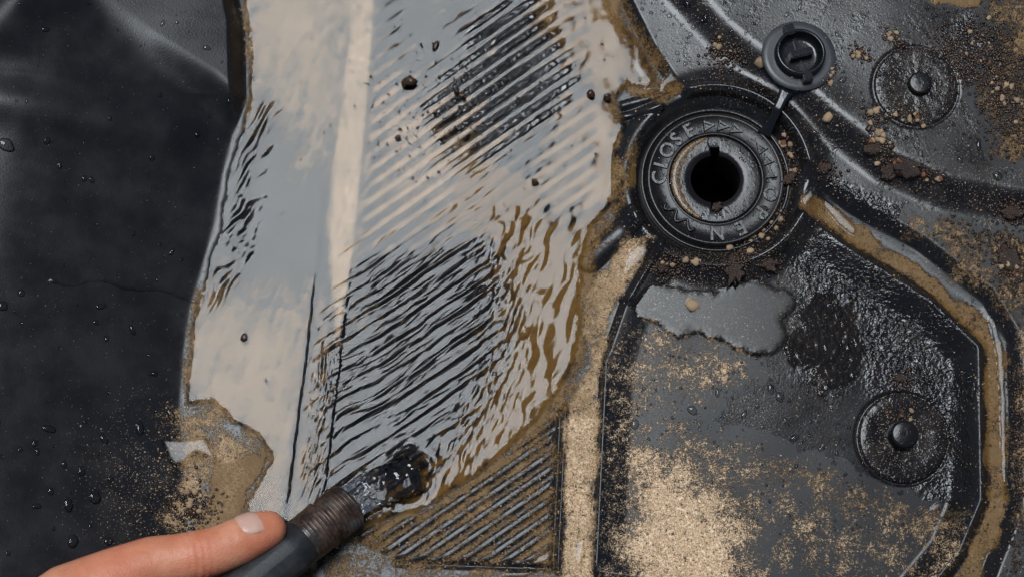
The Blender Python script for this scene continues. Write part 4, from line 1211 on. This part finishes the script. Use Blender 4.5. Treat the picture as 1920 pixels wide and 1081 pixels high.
UD = [(1288, 9, 9, 6, 0), (1322, 36, 9, 5, -20), (1300, 52, 5, 5, 0), (1372, 62, 8, 4, -40), (1315, 40, 6, 5, 0), (1475, 28, 7, 4, 0), (1255, 30, 5, 5, 0), (1295, 65, 5, 4, 0), (1500, 12, 9, 3, 0), (1545, 20, 8, 3, 0), (1570, 66, 5, 4, 0),
      (1450, 60, 5, 4, 0), (1270, 100, 5, 5, 0), (1330, 130, 5, 4, 0), (1285, 120, 6, 4, 20), (1580, 150, 6, 9, 0), (1400, 30, 5, 4, 0), (1530, 250, 5, 9, 0), (1700, 380, 5, 4, 0), (1835, 270, 12, 5, 0), (1870, 330, 10, 8, 0), (1800, 300, 7, 4, 30), (1770, 330, 7, 5, 0)]
for (u, v, rx, ry, rd) in UD:
    droplet(u, v, rx, ry, rd, ('long' if max(rx, ry) > 1.7 * min(rx, ry) else 'round') + ' water droplet on the grey upper plate ' + ('above the collar' if u < 1430 else 'around the stopper' if u < 1620 else 'right of the gravel streak'), 'droplets on the upper plate')
TD = [(1445, 728, 10, 6, 60), (1462, 744, 8, 10, 0), (1475, 790, 5, 9, 0), (1490, 820, 9, 6, -20), (1395, 776, 9, 5, 15), (1420, 760, 5, 4, 0), (1298, 768, 8, 10, 0), (1345, 735, 10, 4, 40), (1540, 840, 7, 5, 0), (1570, 850, 5, 4, 0), (1190, 795, 9, 8, 20), (1430, 800, 4, 4, 0), (1520, 790, 4, 4, 0)]
for (u, v, rx, ry, rd) in TD:
    droplet(u, v, rx, ry, rd, ('big' if rx * ry > 55 else 'small') + (' long' if max(rx, ry) > 1.7 * min(rx, ry) else ' round') + ' water droplet on the dull floor of the tray', 'droplets in the tray')
puddle('thin dark rivulet crawling across the wall to the water', [(78, 526), (100, 522), (130, 532), (165, 524), (195, 520), (230, 532), (262, 540), (300, 538), (340, 552), (372, 562), (372, 570), (335, 558), (300, 545), (258, 547), (225, 540), (190, 527), (160, 531), (128, 538)], 1.5, 3.0, 3, 20)

# the many small beads
q1 = RNG.uniform(1150, 1920, 9000); q2 = RNG.uniform(0, 1000, 9000)
den = np.clip(0.25 + 1.3 * fbm(q1 / 60, q2 / 60, 2, 500), 0, 1) * np.where(dpond(q1, q2) > -4, 0, 1) * np.where(np.hypot(q1 - 1341, q2 - 338) < 48, 0, 1)
den = den * (0.35 + 0.65 * (np.hypot(q1 - 1341, q2 - 338) > 210))
kp = RNG.random(9000) < den
w1 = RNG.uniform(0, 455, 700); w2 = RNG.uniform(0, 1081, 700); kw = (dpond(w1, w2) < -10) & (RNG.random(700) < np.clip(0.3 + 1.4 * fbm(w1 / 70, w2 / 70, 2, 510), 0, 1))
q1 = np.concatenate([q1[kp], w1[kw]]); q2 = np.concatenate([q2[kp], w2[kw]])
pa_ = RNG.uniform(0, 6.28, 260); pr_ = np.sqrt(RNG.uniform(62 ** 2, 128 ** 2, 260)) * SC
b1, b2 = UV(DRAIN.x + pr_ * np.cos(pa_), DRAIN.y + pr_ * np.sin(pa_))
ex = np.concatenate([np.zeros(len(q1)), 2.4 - height(DRAIN.x + pr_ * np.cos(pa_), DRAIN.y + pr_ * np.sin(pa_))])
q1 = np.concatenate([q1, b1]); q2 = np.concatenate([q2, b2])
scatter('water_beads', q1, q2, 1.1 + 2.6 * RNG.random(len(q1)) ** 2.5, M['drop'], 'tiny beads of water scattered over the black plastic', 'water beads', 0.55, 0.15, ex)

# plastic and sand that lie under a puddle are drowned too
for ob in (panel, sand):
    nv = len(ob.data.vertices)
    c3 = np.empty(nv * 3, np.float32); ob.data.vertices.foreach_get('co', c3); c3 = c3.reshape(-1, 3).astype(float)
    ud = np.empty(nv, np.float32); ob.data.attributes['under'].data.foreach_get('value', ud)
    k = 1.0 / (1.0 - c3[:, 2] / CZ)
    uu, vv = UV(c3[:, 0] * k, CY + (c3[:, 1] - CY) * k)
    for z, warp, seed, u0, u1, v0, v1 in DROWNED:
        i = np.nonzero((uu > u0) & (uu < u1) & (vv > v0) & (vv < v1))[0]
        if not len(i): continue
        a, b = uu[i], vv[i]
        wu = warp * pn(a / 22, b / 22, 200 + seed) + warp * 0.4 * pn(a / 7, b / 7, 201 + seed)
        wv = warp * pn(a / 22, b / 22, 202 + seed) + warp * 0.4 * pn(a / 7, b / 7, 203 + seed)
        ud[i] = np.maximum(ud[i], sstep(0, 4, z(a + wu, b + wv)))
    ob.data.attributes['under'].data.foreach_set('value', ud)
